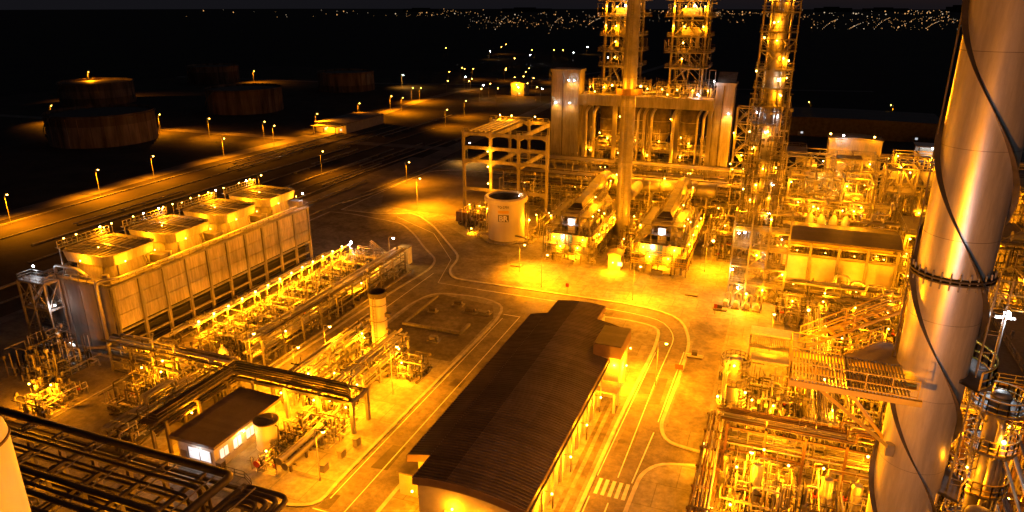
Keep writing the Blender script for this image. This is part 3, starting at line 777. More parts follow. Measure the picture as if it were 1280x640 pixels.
def pipe_rack(name, label, axis, p0, p1, c0, c1, bay, levels, npipe, m='steel', rmin=.1, rmax=.28, pm=('jacket', 'jacket_dull', 'jacket', 'steel_dark'), seed=1, lamps=0, lp=1200, braces=.2, pw=.32, lampz=None, col='s'):
    """axis = direction the pipes run; p0,p1 along it; c0,c1 across it"""
    R_ = random.Random(seed)
    f = (lambda p, c, z: (p, c, z)) if axis == 'x' else (lambda p, c, z: (c, p, z))
    t = thing(name, label, 'pipe rack', f((p0 + p1) / 2, (c0 + c1) / 2, 0))
    n = max(2, round(abs(p1 - p0) / bay) + 1); ps = lin(p0, p1, n)
    for p in ps:
        for c in (c0, c1): bar(t, 'post', m, f(p, c, 0), f(p, c, levels[-1]), pw)
        for z in levels: bar(t, 'beam', m, f(p, c0 - .3, z), f(p, c1 + .3, z), pw * .8)
    for z in levels:
        for c in (c0 - .02, c1 + .02): bar(t, 'beam', m, f(p0, c, z - .45), f(p1, c, z - .45), pw * .7)
    for a, b in zip(ps[:-1], ps[1:]):
        for c in (c0, c1):
            if R_.random() < braces: bar(t, 'brace', m, f(a, c, .3), f(b, c, levels[0] - .3), .14)
    for z in levels:
        c = c0 + .2
        for k in range(npipe):
            r = R_.uniform(rmin, rmax); c += r
            if c + r > c1: break
            a, b = p0 - R_.uniform(0, 2), p1 + R_.uniform(0, 2)
            q = R_.random()
            pts = [f(a, c, z + r + .15), f(b, c, z + r + .15)]
            if q < .22: pts.append(f(b, c, z - 2.5))
            elif q < .35: pts.insert(0, f(a, c, .5))
            elif q < .5:
                mid = (a + b) / 2; w = R_.uniform(1.5, 3)
                pts[1:1] = [f(mid - w, c, z + r + .15), f(mid - w, c, z + r + 1.6), f(mid + w, c, z + r + 1.6), f(mid + w, c, z + r + .15)]
            tube(t, 'pipe', R_.choice(pm), pts, r, n=7)
            c += r + R_.uniform(.06, .5 * (abs(c1 - c0) / npipe))
    for i in range(lamps):
        p = p0 + (p1 - p0) * (i + .5) / lamps
        lamp(t, *f(p, c0 if i % 2 else c1, (lampz or levels[-1]) - .9), lp, col, .22)
    q0 = f(p0, c0, 0); q1 = f(p1, c1, 0)
    fine(t, q0[0], q1[0], q0[1], q1[1], .2, levels[-1] + 1, int(14 + abs(p1 - p0) * abs(c1 - c0) * .8), seed)
    return t
pipe_rack('pipe_rack', 'pipe rack with dark rails running along the right side of the bright bank', 'y', 87.5, 138, -83.6, -80.2, 5.6, [2.6, 5.2], 7, 'steel', seed=21, lamps=4, lp=700)
pipe_rack('pipe_rack', 'low pipe rack between the cooling tower foot and the lamp gantry', 'y', 84, 138, -103.6, -101.8, 6, [1.6], 4, 'steel_dark', seed=22)

# ================================================================ small pale chimney
def flue(name, label, x, y, h, r, m='tank_cream'):
    t = thing(name, label, 'chimney', (x, y, 0))
    lathe(t, 'shaft', m, x, y, 0, [(r * 1.15, 0), (r * 1.15, .5), (r, .6), (r, h)], 24)
    lathe(t, 'rim', 'steel_dark', x, y, h - .9, [(r + .02, 0), (r + .18, .1), (r + .18, 1.0), (r - .12, 1.0), (r - .12, .3), (0, .3)], 24)
    for z in (h * .3, h * .55, h * .8): lathe(t, 'band', 'steel', x, y, z, [(r, 0), (r + .06, .02), (r + .06, .14), (r, .16)], 24)
    box(t, 'sampling_port', 'steel_dark', x + r - .1, x + r + 1.1, y - .3, y + .4, h * .62, h * .68)
    box(t, 'sampling_port', 'steel_dark', x + r - .1, x + r + .6, y - .2, y + .2, h * .4, h * .43)
    ladder(t, x + .2, y - r - .2, .4, h - .5, 0, -1, cage=False)
    return t
t = flue('small_chimney', 'short pale chimney with a dark rim on the lit side road', -64.2, 100, 12, 1.45)
lamp(t, -66.6, 98.5, 3.2, 1700, 's', .15, drop=.1); lamp(t, -62, 97.8, 2.6, 900, 's', .12, drop=.1)

# ================================================================ pump yard racks
pipe_rack('pipe_rack', 'left pipe rack of the pump yard leading up to the pale chimney', 'y', 79, 103, -69.8, -67.4, 5, [2.4, 4.6], 6, 'steel', seed=31, lamps=3, lp=800)
pipe_rack('pipe_rack', 'right pipe rack of the pump yard with rails along its top', 'y', 80, 100, -61.6, -58.4, 4.6, [2.2, 4.2], 7, 'steel', seed=32, lamps=3, lp=800)
def manifold(name, label, x0, x1, y0, y1, h, n, seed, m=('jacket', 'jacket_dull', 'steel', 'steel_dark'), r=(.06, .16), cat='pipework', group=None, lamps=0, lp=700, col='s', support=True):
    R_ = random.Random(seed)
    t = thing(name, label, cat, ((x0 + x1) / 2, (y0 + y1) / 2, 0), group)
    for k in range(n):
        rr = R_.uniform(*r); hh = h * R_.uniform(.35, 1)
        x = R_.uniform(x0, x1); y = R_.uniform(y0, y1)
        if R_.random() < .5: x2, y2 = R_.uniform(x0, x1), y
        else: x2, y2 = x, R_.uniform(y0, y1)
        q = R_.random()
        if q < .35: pts = [(x, y, 0), (x, y, hh), (x2, y2, hh), (x2, y2, 0)]
        elif q < .7: pts = [(x, y, 0), (x, y, hh), (x2, y2, hh), (x2, y2, hh * R_.uniform(.2, .7)), (x2 + R_.choice((-1, 1)) * R_.uniform(.8, 2.5), y2, hh * .45)]
        else: pts = [(x, y, 0), (x, y, hh), (x + R_.choice((-.8, .8)), y, hh), (x2, y2, hh)] if False else [(x, y, 0), (x, y, hh * 1.1)]
        tube(t, 'pipe', R_.choice(m), pts, rr, n=6)
        if R_.random() < .5: cylv(t, 'valve', R_.choice(('steel', 'red_box', 'jacket')), x, y, hh * .5, hh * .5 + .35, rr * 2.2)
    if support:
        for k in range(max(2, n // 6)):
            x = R_.uniform(x0, x1); y = R_.uniform(y0, y1)
            bar(t, 'support_post', 'steel', (x, y, 0), (x, y, h * .8), .16); bar(t, 'support_arm', 'steel', (x - .8, y, h * .8), (x + .8, y, h * .8), .14)
    for k in range(lamps):
        lamp(t, x0 + (x1 - x0) * (k + .5) / lamps, R_.uniform(y0, y1), h + .9, lp * .7, col, .2)
    fine(t, x0, x1, y0, y1, .1, h * 1.05, int(20 + (x1 - x0) * (y1 - y0) * 1.1), seed)
    return t
manifold('valve_manifold', 'valve manifold in the middle of the pump yard', -63.5, -55, 70.5, 77.5, 2.8, 26, 41, lamps=1, lp=2600)
manifold('valve_manifold', 'valve manifold behind the dark pipe bridge in the pump yard', -66, -57, 79, 84, 3, 18, 42, lamps=1, lp=2600)
manifold('valve_manifold', 'small pipe loops at the right end of the pump yard', -58, -52.5, 92, 98, 2.6, 12, 43, lamps=1, lp=2000)
manifold('valve_manifold', 'pipe loops between the two pump yard racks', -66.5, -62.5, 80, 97, 2.8, 18, 44, lamps=2, lp=1800)
# twin header pipes
t = thing('twin_headers', 'pair of thick header pipes on posts in the pump yard', 'pipework', (-57.5, 68, 0))
for k, (x, z) in enumerate(((-57.6, 2.7), (-56.7, 2.1))):
    rod(t, 'header_pipe', 'jacket_dull', (x, 63.2, z), (x, 72.5, z), .42, 'cyl'); rod(t, 'end_flange', 'steel', (x, 63.0, z), (x, 63.2, z), .52, 'cyl')
for y in (64.5, 68, 71.5): box(t, 'post', 'steel_dark', -57.3, -57.0, y, y + .3, 0, 2.5); box(t, 'crossbar', 'steel_dark', -58.2, -56.2, y + .03, y + .27, 1.5, 1.68)
tube(t, 'feed_pipe', 'jacket_dull', [(-57.6, 72, 2.7), (-57.6, 77, 2.7), (-57.6, 81, 6)], .2)
# dark L-shaped pipe bridge over the yard
t = thing('pipe_bridge', 'dark elevated pipe bridge bending round the control hut', 'pipe rack', (-66, 77, 0))
def bridge_leg(x, y0, y1, z, w=.5):
    for y in (y0, y1): box(t, 'post', 'concrete', x - w / 2, x + w / 2, y - w / 2, y + w / 2, 0, z)
    box(t, 'beam', 'concrete', x - .22, x + .22, y0, y1, z - .5, z - .02)
for x in (-54.2, -60, -66, -72): bridge_leg(x, 75.6, 79.6, 5.5)
for y in (62, 68, 74): 
    for x in (-78.6, -75.6): box(t, 'post', 'steel_dark', x - .2, x + .2, y - .2, y + .2, 0, 5.5)
    box(t, 'beam', 'steel_dark', -78.8, -75.4, y - .18, y + .18, 5.1, 5.48)
box(t, 'beam', 'steel_dark', -76.9, -54, 75.4, 75.75, 5.0, 5.45); box(t, 'beam', 'steel_dark', -78.7, -54, 79.45, 79.8, 5.0, 5.45)
for k in range(6):
    o = k * .62; r = .24 if k in (0, 4) else .17
    tube(t, 'pipe', 'pipe_dark', [(-54.6 - k * .5, 76.1 + o, 3.2), (-54.6 - k * .5, 76.1 + o, 5.9), (-75.9 - o * .75, 76.1 + o, 5.9), (-75.9 - o * .75, 60, 5.9)], r, .8)
for k in range(4):
    o = k * .8; tube(t, 'pipe', 'pipe_dark', [(-56 - k, 76.3 + o, 4.5), (-75.7 - o * .8, 76.3 + o, 4.5), (-75.7 - o * .8, 60.5, 4.5)], .16, .8)
rail_rect(t, -78.9, -75.3, 60.5, 75, 6.3, 'steel_dark')
for x, y in ((-55, 75.2), (-60.6, 75.2), (-66.5, 75.2), (-57.5, 80.2), (-64, 80.2), (-71.5, 80.2), (-75, 66)): lamp(t, x, y, 4.6, 2400, 's', .2, drop=.1)

# control hut with lit windows
t = thing('control_hut', 'control hut with a dark flat roof and lit windows', 'building', (-70, 67.3, 0))
box(t, 'wall', 'wall_render', -72.8, -66.6, 61, 73.6, 0, 4.2)
custom(t, 'roof', [(-73.5, 60.3, 4.2), (-65.7, 60.3, 4.2), (-65.7, 74.3, 4.2), (-73.5, 74.3, 4.2), (-73.5, 60.3, 4.75), (-65.7, 60.3, 4.6), (-65.7, 74.3, 4.6), (-73.5, 74.3, 4.75)], [(3, 2, 1, 0), (4, 5, 6, 7), (0, 1, 5, 4), (1, 2, 6, 5), (2, 3, 7, 6), (3, 0, 4, 7)], 'roof_sheet_mid')
w = box(t, 'window', 'glow_window', -71, -67.2, 60.93, 61.05, 1.4, 3.1)
for x in (-71.06, -69.1, -67.14): box(t, 'window_frame', 'steel', x - .06, x + .06, 60.88, 61.02, 1.35, 3.15)
for y0 in (62, 64.6, 67.2, 69.8):
    box(t, 'window', 'glow_window', -66.65, -66.53, y0, y0 + 1.5, 1.5, 2.9)
    box(t, 'window_frame', 'steel', -66.62, -66.5, y0 + .72, y0 + .8, 1.45, 2.95); box(t, 'window_sill', 'concrete', -66.6, -66.4, y0 - .1, y0 + 1.6, 1.35, 1.46)
box(t, 'door', 'steel', -72.5, -71.5, 60.92, 61.02, .1, 2.3)
lamp(t, -65.8, 66, 3.7, 450, 'w', .15, drop=.1); lamp(t, -69, 59.9, 3.4, 300, 'c', .15, drop=.1)
t = thing('window_ac', 'air conditioner and cable box at the corner of the control hut', 'cabinet', (-66.2, 61.3, 0))
box(t, 'body', 'steel_dark', -66.5, -65.6, 60.9, 61.8, 0, 1.7); box(t, 'lid', 'steel', -66.55, -65.55, 60.85, 61.85, 1.7, 1.78)
manifold('valve_manifold', 'dense small pipes and valves under the lamps of the bright bank', -94.5, -85, 88, 139, 3.4, 90, 57, r=(.06, .15))
manifold('valve_manifold', 'small pipes around the short cream tank', -62.5, -58.5, 63, 70, 2, 14, 58, r=(.05, .1), lamps=1, lp=1800)
# small tank next to the hut
t = thing('small_tank', 'short cream tank with a dark lid beside the control hut', 'tank', (-64, 68.6, 0))
lathe(t, 'shell', 'tank_cream', -64, 68.6, 0, [(1.75, 0), (1.75, .15), (1.65, .15), (1.65, 4.4)], 28)
lathe(t, 'lid', 'steel_dark', -64, 68.6, 4.4, [(1.78, -.12), (1.78, .05), (1.6, .14), (0, .22)], 28)
box(t, 'lid_beam', 'steel', -65.4, -62.6, 68.5, 68.7, 4.6, 4.72); cylv(t, 'vent', 'steel', -63.4, 69.2, 4.5, 5.2, .12)
tube(t, 'side_pipe', 'pipe_dark', [(-62.6, 68.6, 3.9), (-61.8, 68.4, 3.9), (-61.8, 68.0, .5), (-61.8, 66, .5)], .1)
t = thing('stop_sign', 'octagonal red sign on a short post before the control hut', 'sign', (-61.2, 62.8, 0))
cylv(t, 'post', 'steel', -61.2, 62.8, 0, 1.3, .06)
put(t, 'plate', unit('cyl', 'red_box'), T(-61.2, 62.75, 1.55) @ Matrix.Rotation(pi / 2, 4, 'X') @ Matrix.Diagonal((.5, .5, .1, 1)))
t = thing('handrail_fence', 'low handrail fence by the control hut', 'railing', (-62, 61, 0))
railing(t, [(-65.3, 61.2, .13), (-62, 61.2, .13), (-60, 60.2, .13)], 'steel_dark')
for i, (x, y) in enumerate([(-53, 66.5), (-52.6, 70), (-52.2, 73.3)]):
    t = thing('kerb_block', 'small grey concrete block standing along the pump yard kerb, ' + ['nearest the control hut side', 'middle of three', 'nearest the pipe bridge end'][i], 'block', (x, y, 0), 'kerb blocks')
    box(t, 'body', 'concrete', x - .35, x + .35, y - .55, y + .55, .1, 1.2); box(t, 'cap', 'concrete_dark', x - .4, x + .4, y - .6, y + .6, 1.2, 1.32)
# tangle left of the hut: frames, exchangers, vessels
pipe_rack('pipe_rack', 'tangled pipe rack at the foot of the cooling tower left of the control hut', 'x', -104, -80, 77, 81, 4.8, [2.6, 5.2], 7, 'steel', seed=51, lamps=3, lp=1100, braces=.7)
pipe_rack('pipe_rack', 'low pipe run left of the dark pipe bridge', 'y', 60.5, 77, -85.5, -81, 4.5, [1.6, 3.4], 7, 'steel_dark', seed=52, lamps=2, lp=900, braces=.6, col='w')
manifold('valve_manifold', 'dense pipework between the cooling tower and the control hut', -94, -86, 66, 77, 4.2, 34, 53, r=(.08, .2), lamps=2, lp=1700)
manifold('valve_manifold', 'pipework lit at the left edge below the cooling tower', -108, -101, 62, 70, 3, 16, 54, lamps=2, lp=2600)
manifold('valve_manifold', 'dark pipe frames at the lower left below the cooling tower', -118, -108, 68, 78, 6, 16, 56, m=('steel', 'steel_dark'), r=(.1, .2))
for i, (x, y) in enumerate([(-87.5, 81.2), (-85.2, 83.4), (-90, 79.0)]):
    t = thing('filter_vessel', 'stubby filter vessel with pointed cap behind the pipe bridge, ' + ['middle one', 'nearest the bright bank', 'nearest the cooling tower'][i], 'vessel', (x, y, 0), 'filter vessels')
    lathe(t, 'shell', 'tank_cream', x, y, 0, [(1.0, 0), (1.0, .5), (.9, .5), (.9, 4), (.55, 4.8), (.2, 5.2), (0, 5.3)], 18)
    for z in (1.2, 3.8): lathe(t, 'band', 'steel', x, y, z, [(.9, 0), (1.0, .03), (1.0, .2), (.9, .22)], 18)
    cylv(t, 'nozzle', 'steel', x, y, 5.2, 5.9, .22)
# skid in the bund north of the chimney
t = thing('bund_wall', 'low concrete wall of the dark bund beside the long dark roof', 'wall', (-60, 113, 0))
box(t, 'wall', 'concrete', -66, -53.5, 111.6, 112.1, 0, .7); box(t, 'wall_return', 'concrete', -53.9, -53.4, 112.1, 116, 0, .7); box(t, 'west_wall', 'concrete', -66.4, -66, 111.6, 127, 0, .6)
for i, (x, y, w) in enumerate([(-56, 122, 1.4), (-60, 124.5, 1.2), (-53.3, 122.5, 1.6), (-57.2, 107.5, 1.2), (-63.5, 119.5, 1)]):
    t = thing('equipment_skid', ['dark crate by the upper kerb of the bund', 'low box at the back of the bund', 'pale tray at the right of the bund', 'small pale skid in front of the bund wall', 'little dark machine at the left of the bund'][i], 'skid', (x, y, 0))
    box(t, 'base', 'steel', x - w, x + w, y - w * .7, y + w * .7, .13, .4)
    box(t, 'body', 'steel_dark' if i in (0, 1, 4) else 'concrete', x - w * .7, x + w * .5, y - w * .45, y + w * .45, .4, 1.1 if i != 2 else .6); cylv(t, 'drum', 'jacket_dull', x + w * .7, y, .4, 1.0, .22)
# ================================================================ long building with dark ribbed roof
SX0, SX1, SY0, SY1 = -39.2, -21.6, 60.6, 117.5
sb = thing('substation_building', 'long building with a dark ribbed metal roof between the two roads', 'building', (-30.4, 89, 0))
box(sb, 'wall', 'wall_render', SX0 + .8, SX1 - .7, SY0 + 6, SY1 - 7.5, 0, 6.6)
box(sb, 'south_wall', 'wall_render', -35.6, SX1 - .7, SY0 + .8, SY0 + 6.02, 0, 6.6)
box(sb, 'north_wall', 'wall_render', -36, -26.5, SY1 - 7.52, SY1 - .7, 0, 6.6)
def zr(x): return 6.9 + 1.25 * (1 - ((x - (SX0 + SX1) / 2) / ((SX1 - SX0) / 2)) ** 2)
def roof_zone(name, m, x0, x1, y0, y1, dz=0):
    nx = 7; xs = lin(x0, x1, nx); v = []; f = []
    pitch = .55; n = int((y1 - y0) / pitch); rows = []
    for i in range(n):
        y = y0 + (y1 - y0) * i / n; p = (y1 - y0) / n
        rows += [(y, 0), (y + p * .5, 0), (y + p * .62, .11), (y + p * .88, .11)]
    rows.append((y1, 0))
    for y, h in rows: v += [(x, y, zr(x) + h + dz) for x in xs]
    for r in range(len(rows) - 1):
        for c in range(nx - 1): f.append((r * nx + c, r * nx + c + 1, (r + 1) * nx + c + 1, (r + 1) * nx + c))
    return custom(sb, name, v, f, m)
xa, xb = -31.6, -26.6
roof_zone('roof_sheet', 'roof_sheet', SX0, -35.9, 65.2, 111.3)
roof_zone('roof_sheet', 'roof_sheet', -35.9, xa, SY0, SY1, .002)
roof_zone('roof_sheet', 'roof_sheet_mid', xa, xb, SY0, SY1, -.03)
roof_zone('roof_sheet', 'roof_sheet_mid', xb, SX1, SY0, 111.3, .004)
def fascia(pts, name='fascia', m='fascia', h=.9):
    v = []; f = []
    for x, y in pts: v += [(x, y, zr(x) + .12), (x, y, zr(x) - h)]
    for i in range(len(pts) - 1): f.append((2 * i, 2 * i + 1, 2 * i + 3, 2 * i + 2))
    o = custom(sb, name, v, f, m); md = o.modifiers.new('thick', 'SOLIDIFY'); md.thickness = .12; return o
fascia([(x, SY0) for x in lin(-35.9, SX1, 8)]); fascia([(-35.9, 65.2), (-35.9, SY0)]); fascia([(x, 65.2) for x in lin(SX0, -35.9, 4)])
fascia([(SX1, SY0), (SX1, 111.3)], h=.45); fascia([(SX0, 111.3), (SX0, 65.2)], h=.6)
fascia([(x, 111.3) for x in lin(SX1, xb, 4)]); fascia([(x, SY1) for x in lin(xb, -35.9, 4)]); fascia([(-35.9, SY1), (-35.9, 111.3)]); fascia([(xb, 111.3), (xb, SY1)]); fascia([(x, 111.3) for x in lin(-35.9, SX0, 4)])
box(sb, 'side_gutter', 'steel_dark', SX1 + .13, SX1 + .38, SY0, 111.3, 6.55, 6.75)
# east side: annex tower, wall pilasters, doors, lamps
box(sb, 'annex_wall', 'wall_render', -23.8, -19.9, 99.3, 106.2, 0, 7.4); box(sb, 'annex_roof', 'fascia', -24.1, -19.6, 99, 106.5, 7.4, 9.4); box(sb, 'annex_roof_sheet', 'roof_sheet', -24.0, -19.7, 99.1, 106.4, 9.4, 9.5)
for y in lin(64, 96, 9): box(sb, 'pilaster', 'wall_render', SX1 - .72, SX1 - .35, y - .25, y + .25, 0, 6.5)
for i, y in enumerate((66, 74, 82, 90)):
    box(sb, 'door', 'steel', SX1 - .72, SX1 - .62, y + 1.2, y + 3.2, .13, 2.9)
    lamp(sb, SX1 + .7, y + 2, 4.2, 1300, 's', .2, drop=.1, name='wall_lamp'); box(sb, 'lamp_bracket', 'steel', SX1 - .6, SX1 + .6, y + 1.95, y + 2.05, 4.35, 4.42)
    tube(sb, 'downpipe', 'steel', [(SX1 + .2, y + 4, 6.6), (SX1 + .2, y + 4, .4)], .09)
for y in (94.6, 97.2): box(sb, 'porch_post', 'wall_render', -19.6, -19.2, y, y + .35, 0, 3.6)
box(sb, 'porch_roof', 'concrete', -22.3, -19.0, 94.3, 97.9, 3.6, 3.9)
lamp(sb, -19.3, 102.6, 4.6, 2600, 's', .2, drop=.1, name='wall_lamp'); lamp(sb, -20, 109, 4.6, 2200, 's', .2, drop=.1, name='wall_lamp'); lamp(sb, -20.6, 99, 6.2, 800, 's', .1, drop=.1, name='wall_lamp')
# south face
box(sb, 'door', 'paint_white', -32.2, -29.6, SY0 + .7, SY0 + .82, .13, 3.6); box(sb, 'door', 'paint_white', -29.4, -26.8, SY0 + .7, SY0 + .82, .13, 3.6)
lamp(sb, -30.8, SY0 + .1, 4.6, 500, 's', .2, drop=.1, name='wall_lamp'); lamp(sb, -27.4, SY0 + .1, 3.6, 350, 's', .16, drop=.1, name='wall_lamp'); lamp(sb, -36.8, 62, 4.5, 1800, 's', .2, drop=.1, name='wall_lamp')
lamp(sb, -33, SY1 + .4, 5, 1500, 's', .15, drop=.1, name='wall_lamp')
box(sb, 'side_bay', 'wall_render', -41.0, SX0 + .8, 66, 70, 0, 3.4); box(sb, 'side_bay_roof', 'concrete_dark', -41.2, SX0 + .75, 65.8, 70.2, 3.4, 3.6)

# ================================================================ emblem tank
TX, TY, TR, TH_ = -67.6, 171.6, 5.0, 12.0
tk = thing('emblem_tank', 'cream tank with an open dark top and a small dark emblem plate', 'tank', (TX, TY, 0))
lathe(tk, 'shell', 'tank_cream', TX, TY, .4, [(TR, 0), (TR, TH_ - 1.6)], 56)
lathe(tk, 'rim', 'tank_cream', TX, TY, TH_ - 1.3, [(TR, -.1), (TR + .75, .05), (TR + .85, .4), (TR + .85, 1.1), (TR + .6, 1.35), (TR - .2, 1.35), (TR - .25, .9)], 56)
lathe(tk, 'inner_wall', 'steel_dark', TX, TY, TH_ - 3.4, [(0, 0), (TR - .35, 0), (TR - .25, 3.0)], 48)
lathe(tk, 'base_ring', 'steel_dark', TX, TY, 0, [(TR + .25, 0), (TR + .25, .3), (TR + .02, .45)], 48)
P = [(TX + 7 * math.cos(2 * pi * k / 8 + .4), TY + 7 * math.sin(2 * pi * k / 8 + .4)) for k in range(8)]
poly_sheet('plinth', P, .42, 'concrete', .42, kind='thing', parent=tk)
def on_tank(a, z, w, h, m, name, out=.03):
    v = []; n = 6
    for i in range(n + 1):
        b = a - w / TR / 2 + w / TR * i / n
        for q in (z, z + h): v.append((TX + (TR + out) * math.cos(b), TY + (TR + out) * math.sin(b), q))
    o = custom(tk, name, v, [(2 * i, 2 * i + 2, 2 * i + 3, 2 * i + 1) for i in range(n)], m)
    md = o.modifiers.new('thick', 'SOLIDIFY'); md.thickness = .02; return o
EA = math.radians(-77)
on_tank(EA, 6.0, 2.9, 1.9, 'board_dark', 'emblem_plate'); on_tank(EA, 8.3, 2.9, .8, 'band_ochre', 'emblem_band')
def text(parent, s, size, a, z, m, name):
    cu = bpy.data.curves.new(name, 'FONT'); cu.body = s; cu.size = size; cu.align_x = 'CENTER'; cu.extrude = .01; cu.resolution_u = 3
    cu.offset = size * .03
    cu.materials.append(MAT[m]); o = bpy.data.objects.new(name, cu)
    X = Vector((-math.sin(a), math.cos(a), 0)); Z = Vector((math.cos(a), math.sin(a), 0)); Y = Vector((0, 0, 1))
    M = Matrix((X, Y, Z)).transposed().to_4x4(); M.translation = Vector((TX, TY, z)) + Z * (TR + .28)
    COL.objects.link(o); bpy.context.view_layer.update()
    me = bpy.data.meshes.new_from_object(o.evaluated_get(bpy.context.evaluated_depsgraph_get())); bpy.data.objects.remove(o)
    me.materials.clear(); me.materials.append(MAT[m])
    for vtx in me.vertices:      # wrap the lettering round the shell
        an = a + vtx.co.x / TR; rr = TR + .06 + vtx.co.z
        vtx.co = (TX + rr * math.cos(an) - M.translation.x, TY + rr * math.sin(an) - M.translation.y, vtx.co.y)
    return put(parent, name, me, T(*M.translation))
text(tk, 'BR', 2.1, EA, 6.2, 'paint_white', 'emblem_letters')
text(tk, 'TQ-2701', .85, EA, 9.75, 'board_dark', 'tank_number')
ladder(tk, TX + TR * math.cos(.3) + .5, TY + TR * math.sin(.3), .3, TH_, 1, .2)
tube(tk, 'inlet_pipe', 'jacket', [(TX + 4, TY - 3.2, 2), (TX + 7.5, TY - 4, 2), (TX + 7.5, TY - 4, .3)], .25); tube(tk, 'inlet_pipe', 'jacket', [(TX - 4, TY - 3, 1.6), (TX - 7, TY - 3.4, 1.6), (TX - 7, TY - 3.4, .3)], .25)
rail_rect(tk, TX - 9, TX - 6.6, TY - 3, TY + 3, .4, 'steel_dark', h=2.2); rail_rect(tk, TX + 6.8, TX + 9, TY - 3.5, TY + 2, .4, 'steel_dark', h=2.2)
lamp(tk, TX + 6.2, TY + 1.4, 5.4, 1500, 's', .3, drop=.2); lamp(tk, TX + 2.5, TY + 3.5, TH_ - .6, 60, 'w', .12, drop=.2)

# ================================================================ two process heaters
def heater(x0, label, seed):
    R_ = random.Random(seed); w = 12.4; x1 = x0 + w; y0, y1 = 158.5, 190; xc = (x0 + x1) / 2
    t = thing('process_heater', label, 'heater', (xc, (y0 + y1) / 2, 0), 'process heaters')
    for x in (x0 + 1, x1 - 1):
        for y in lin(y0 + 1, y1 - 1, 6): box(t, 'leg', 'steel', x - .25, x + .25, y - .25, y + .25, 0, 2.2)
    box(t, 'floor_slab', 'concrete', x0 + .6, x1 - .6, y0 + .6, y1 - .6, 2.0, 2.4)
    for k in range(6):
        a, b = lin(y0 + .8, y1 - .8, 7)[k:k + 2]
        box(t, 'side_panel', 'jacket_dull', x1 - 1.5, x1 - 1.2, a + .06, b - .06, 2.4, 7.2); box(t, 'side_panel', 'jacket_dull', x0 + 1.2, x0 + 1.5, a + .06, b - .06, 2.4, 7.2)
        for zz in (3.4, 5.6): rod(t, 'burner', 'steel', (x1 - 1.25, (a + b) / 2, zz), (x1 - .75, (a + b) / 2, zz), .38, 'cyl')
        # shoulder plates sloping to the ridge box
        custom(t, 'shoulder_plate', [(x1 - 1.3, a + .04, 7.2), (x1 - 1.3, b - .04, 7.2), (xc + 2, b - .04, 10.4), (xc + 2, a + .04, 10.4), (x1 - 1.3, a + .04, 7.0), (x1 - 1.3, b - .04, 7.0), (xc + 2, b - .04, 10.2), (xc + 2, a + .04, 10.2)], [(0, 1, 2, 3), (7, 6, 5, 4), (0, 3, 7, 4), (1, 5, 6, 2), (0, 4, 5, 1), (3, 2, 6, 7)], 'steel')
        custom(t, 'shoulder_plate', [(x0 + 1.3, a + .04, 7.2), (x0 + 1.3, b - .04, 7.2), (xc - 2, b - .04, 10.4), (xc - 2, a + .04, 10.4), (x0 + 1.3, a + .04, 7.0), (x0 + 1.3, b - .04, 7.0), (xc - 2, b - .04, 10.2), (xc - 2, a + .04, 10.2)], [(3, 2, 1, 0), (4, 5, 6, 7), (4, 7, 3, 0), (2, 6, 5, 1), (1, 5, 4, 0), (7, 6, 2, 3)], 'steel')
    for k in range(4):
        a = x0 + 1.3 + k * (w - 2.6) / 4; b = a + (w - 2.6) / 4
        box(t, 'front_panel', 'jacket_dull', a + .05, b - .05, y0 + .7, y0 + 1.0, 2.4, 7.2); box(t, 'back_panel', 'jacket_dull', a + .05, b - .05, y1 - 1, y1 - .7, 2.4, 9)
    box(t, 'access_door', 'blue_door', xc - .6, xc + .6, y0 + .62, y0 + .72, 4.9, 7.0); box(t, 'access_door', 'blue_door', xc - .4, xc + .4, y0 + .62, y0 + .72, 2.5, 4.2)
    for k in range(5):
        a, b = lin(y0 + 4, y1, 6)[k:k + 2]
        box(t, 'convection_box', 'jacket_dull', xc - 2, xc + 2, a + .05, b - .05, 8.6, 12.2 + k * .12)
        for s in (-1, 1): bar(t, 'stiffener', 'steel', (xc + 2.05 * s, a, 8.8), (xc + 2.05 * s, a, 12.2), .2)
    custom(t, 'ridge_hood', [(xc - 2.1, y0 + 5, 12.3), (xc + 2.1, y0 + 5, 12.3), (xc + 2.1, y1 - 1, 13.0), (xc - 2.1, y1 - 1, 13.0), (xc - .9, y0 + 7, 13.6), (xc + .9, y0 + 7, 13.6), (xc + .9, y1 - 1, 16), (xc - .9, y1 - 1, 16)], [(0, 1, 5, 4), (1, 2, 6, 5), (2, 3, 7, 6), (3, 0, 4, 7), (4, 5, 6, 7)], 'steel_dark')
    tube(t, 'flue_duct', 'steel', [(xc, y1 - 5, 13), (xc, y1 - 2, 14.6), (xc, y1 + 4, 14.8), (xc, y1 + 11, 12.6), (xc, y1 + 13, 10)], 1.35, 3.5, 14)
    # upper storey of open decks over the box
    for zz in (9.6, 12.0):
        for sx in (-1, 1):
            xa_, xb_ = sorted((xc + sx * 2.3, xc + sx * 4.9)); deck(t, xa_, xb_, y0 + .3, y0 + (16 if zz > 10 else 24), zz)
        deck(t, xc - 2.2, xc + 2.2, y0 + .3, y0 + 3.8, zz - .02)
    for x in (xc - 4.8, xc - 2.3, xc + 2.3, xc + 4.8):
        for y in lin(y0 + .5, y0 + 23.5, 5): box(t, 'deck_post', 'steel', x - .12, x + .12, y - .12, y + .12, 7.2, 12.0 if y < y0 + 16 else 9.5)
    for k in range(7): lamp(t, xc + (4.9 if k % 2 else -4.9), y0 + .2 + k * 3, 11.6 if k < 5 else 9.2, 260, 's', .2, drop=.3)
    # instrument cabin
    box(t, 'instrument_cabin', 'paint_white', xc - .9, xc + .9, y0 + 1.6, y0 + 3.4, 7.3, 11.0); box(t, 'cabin_roof', 'steel_dark', xc - 1.1, xc + 1.1, y0 + 1.4, y0 + 3.6, 11, 11.25)
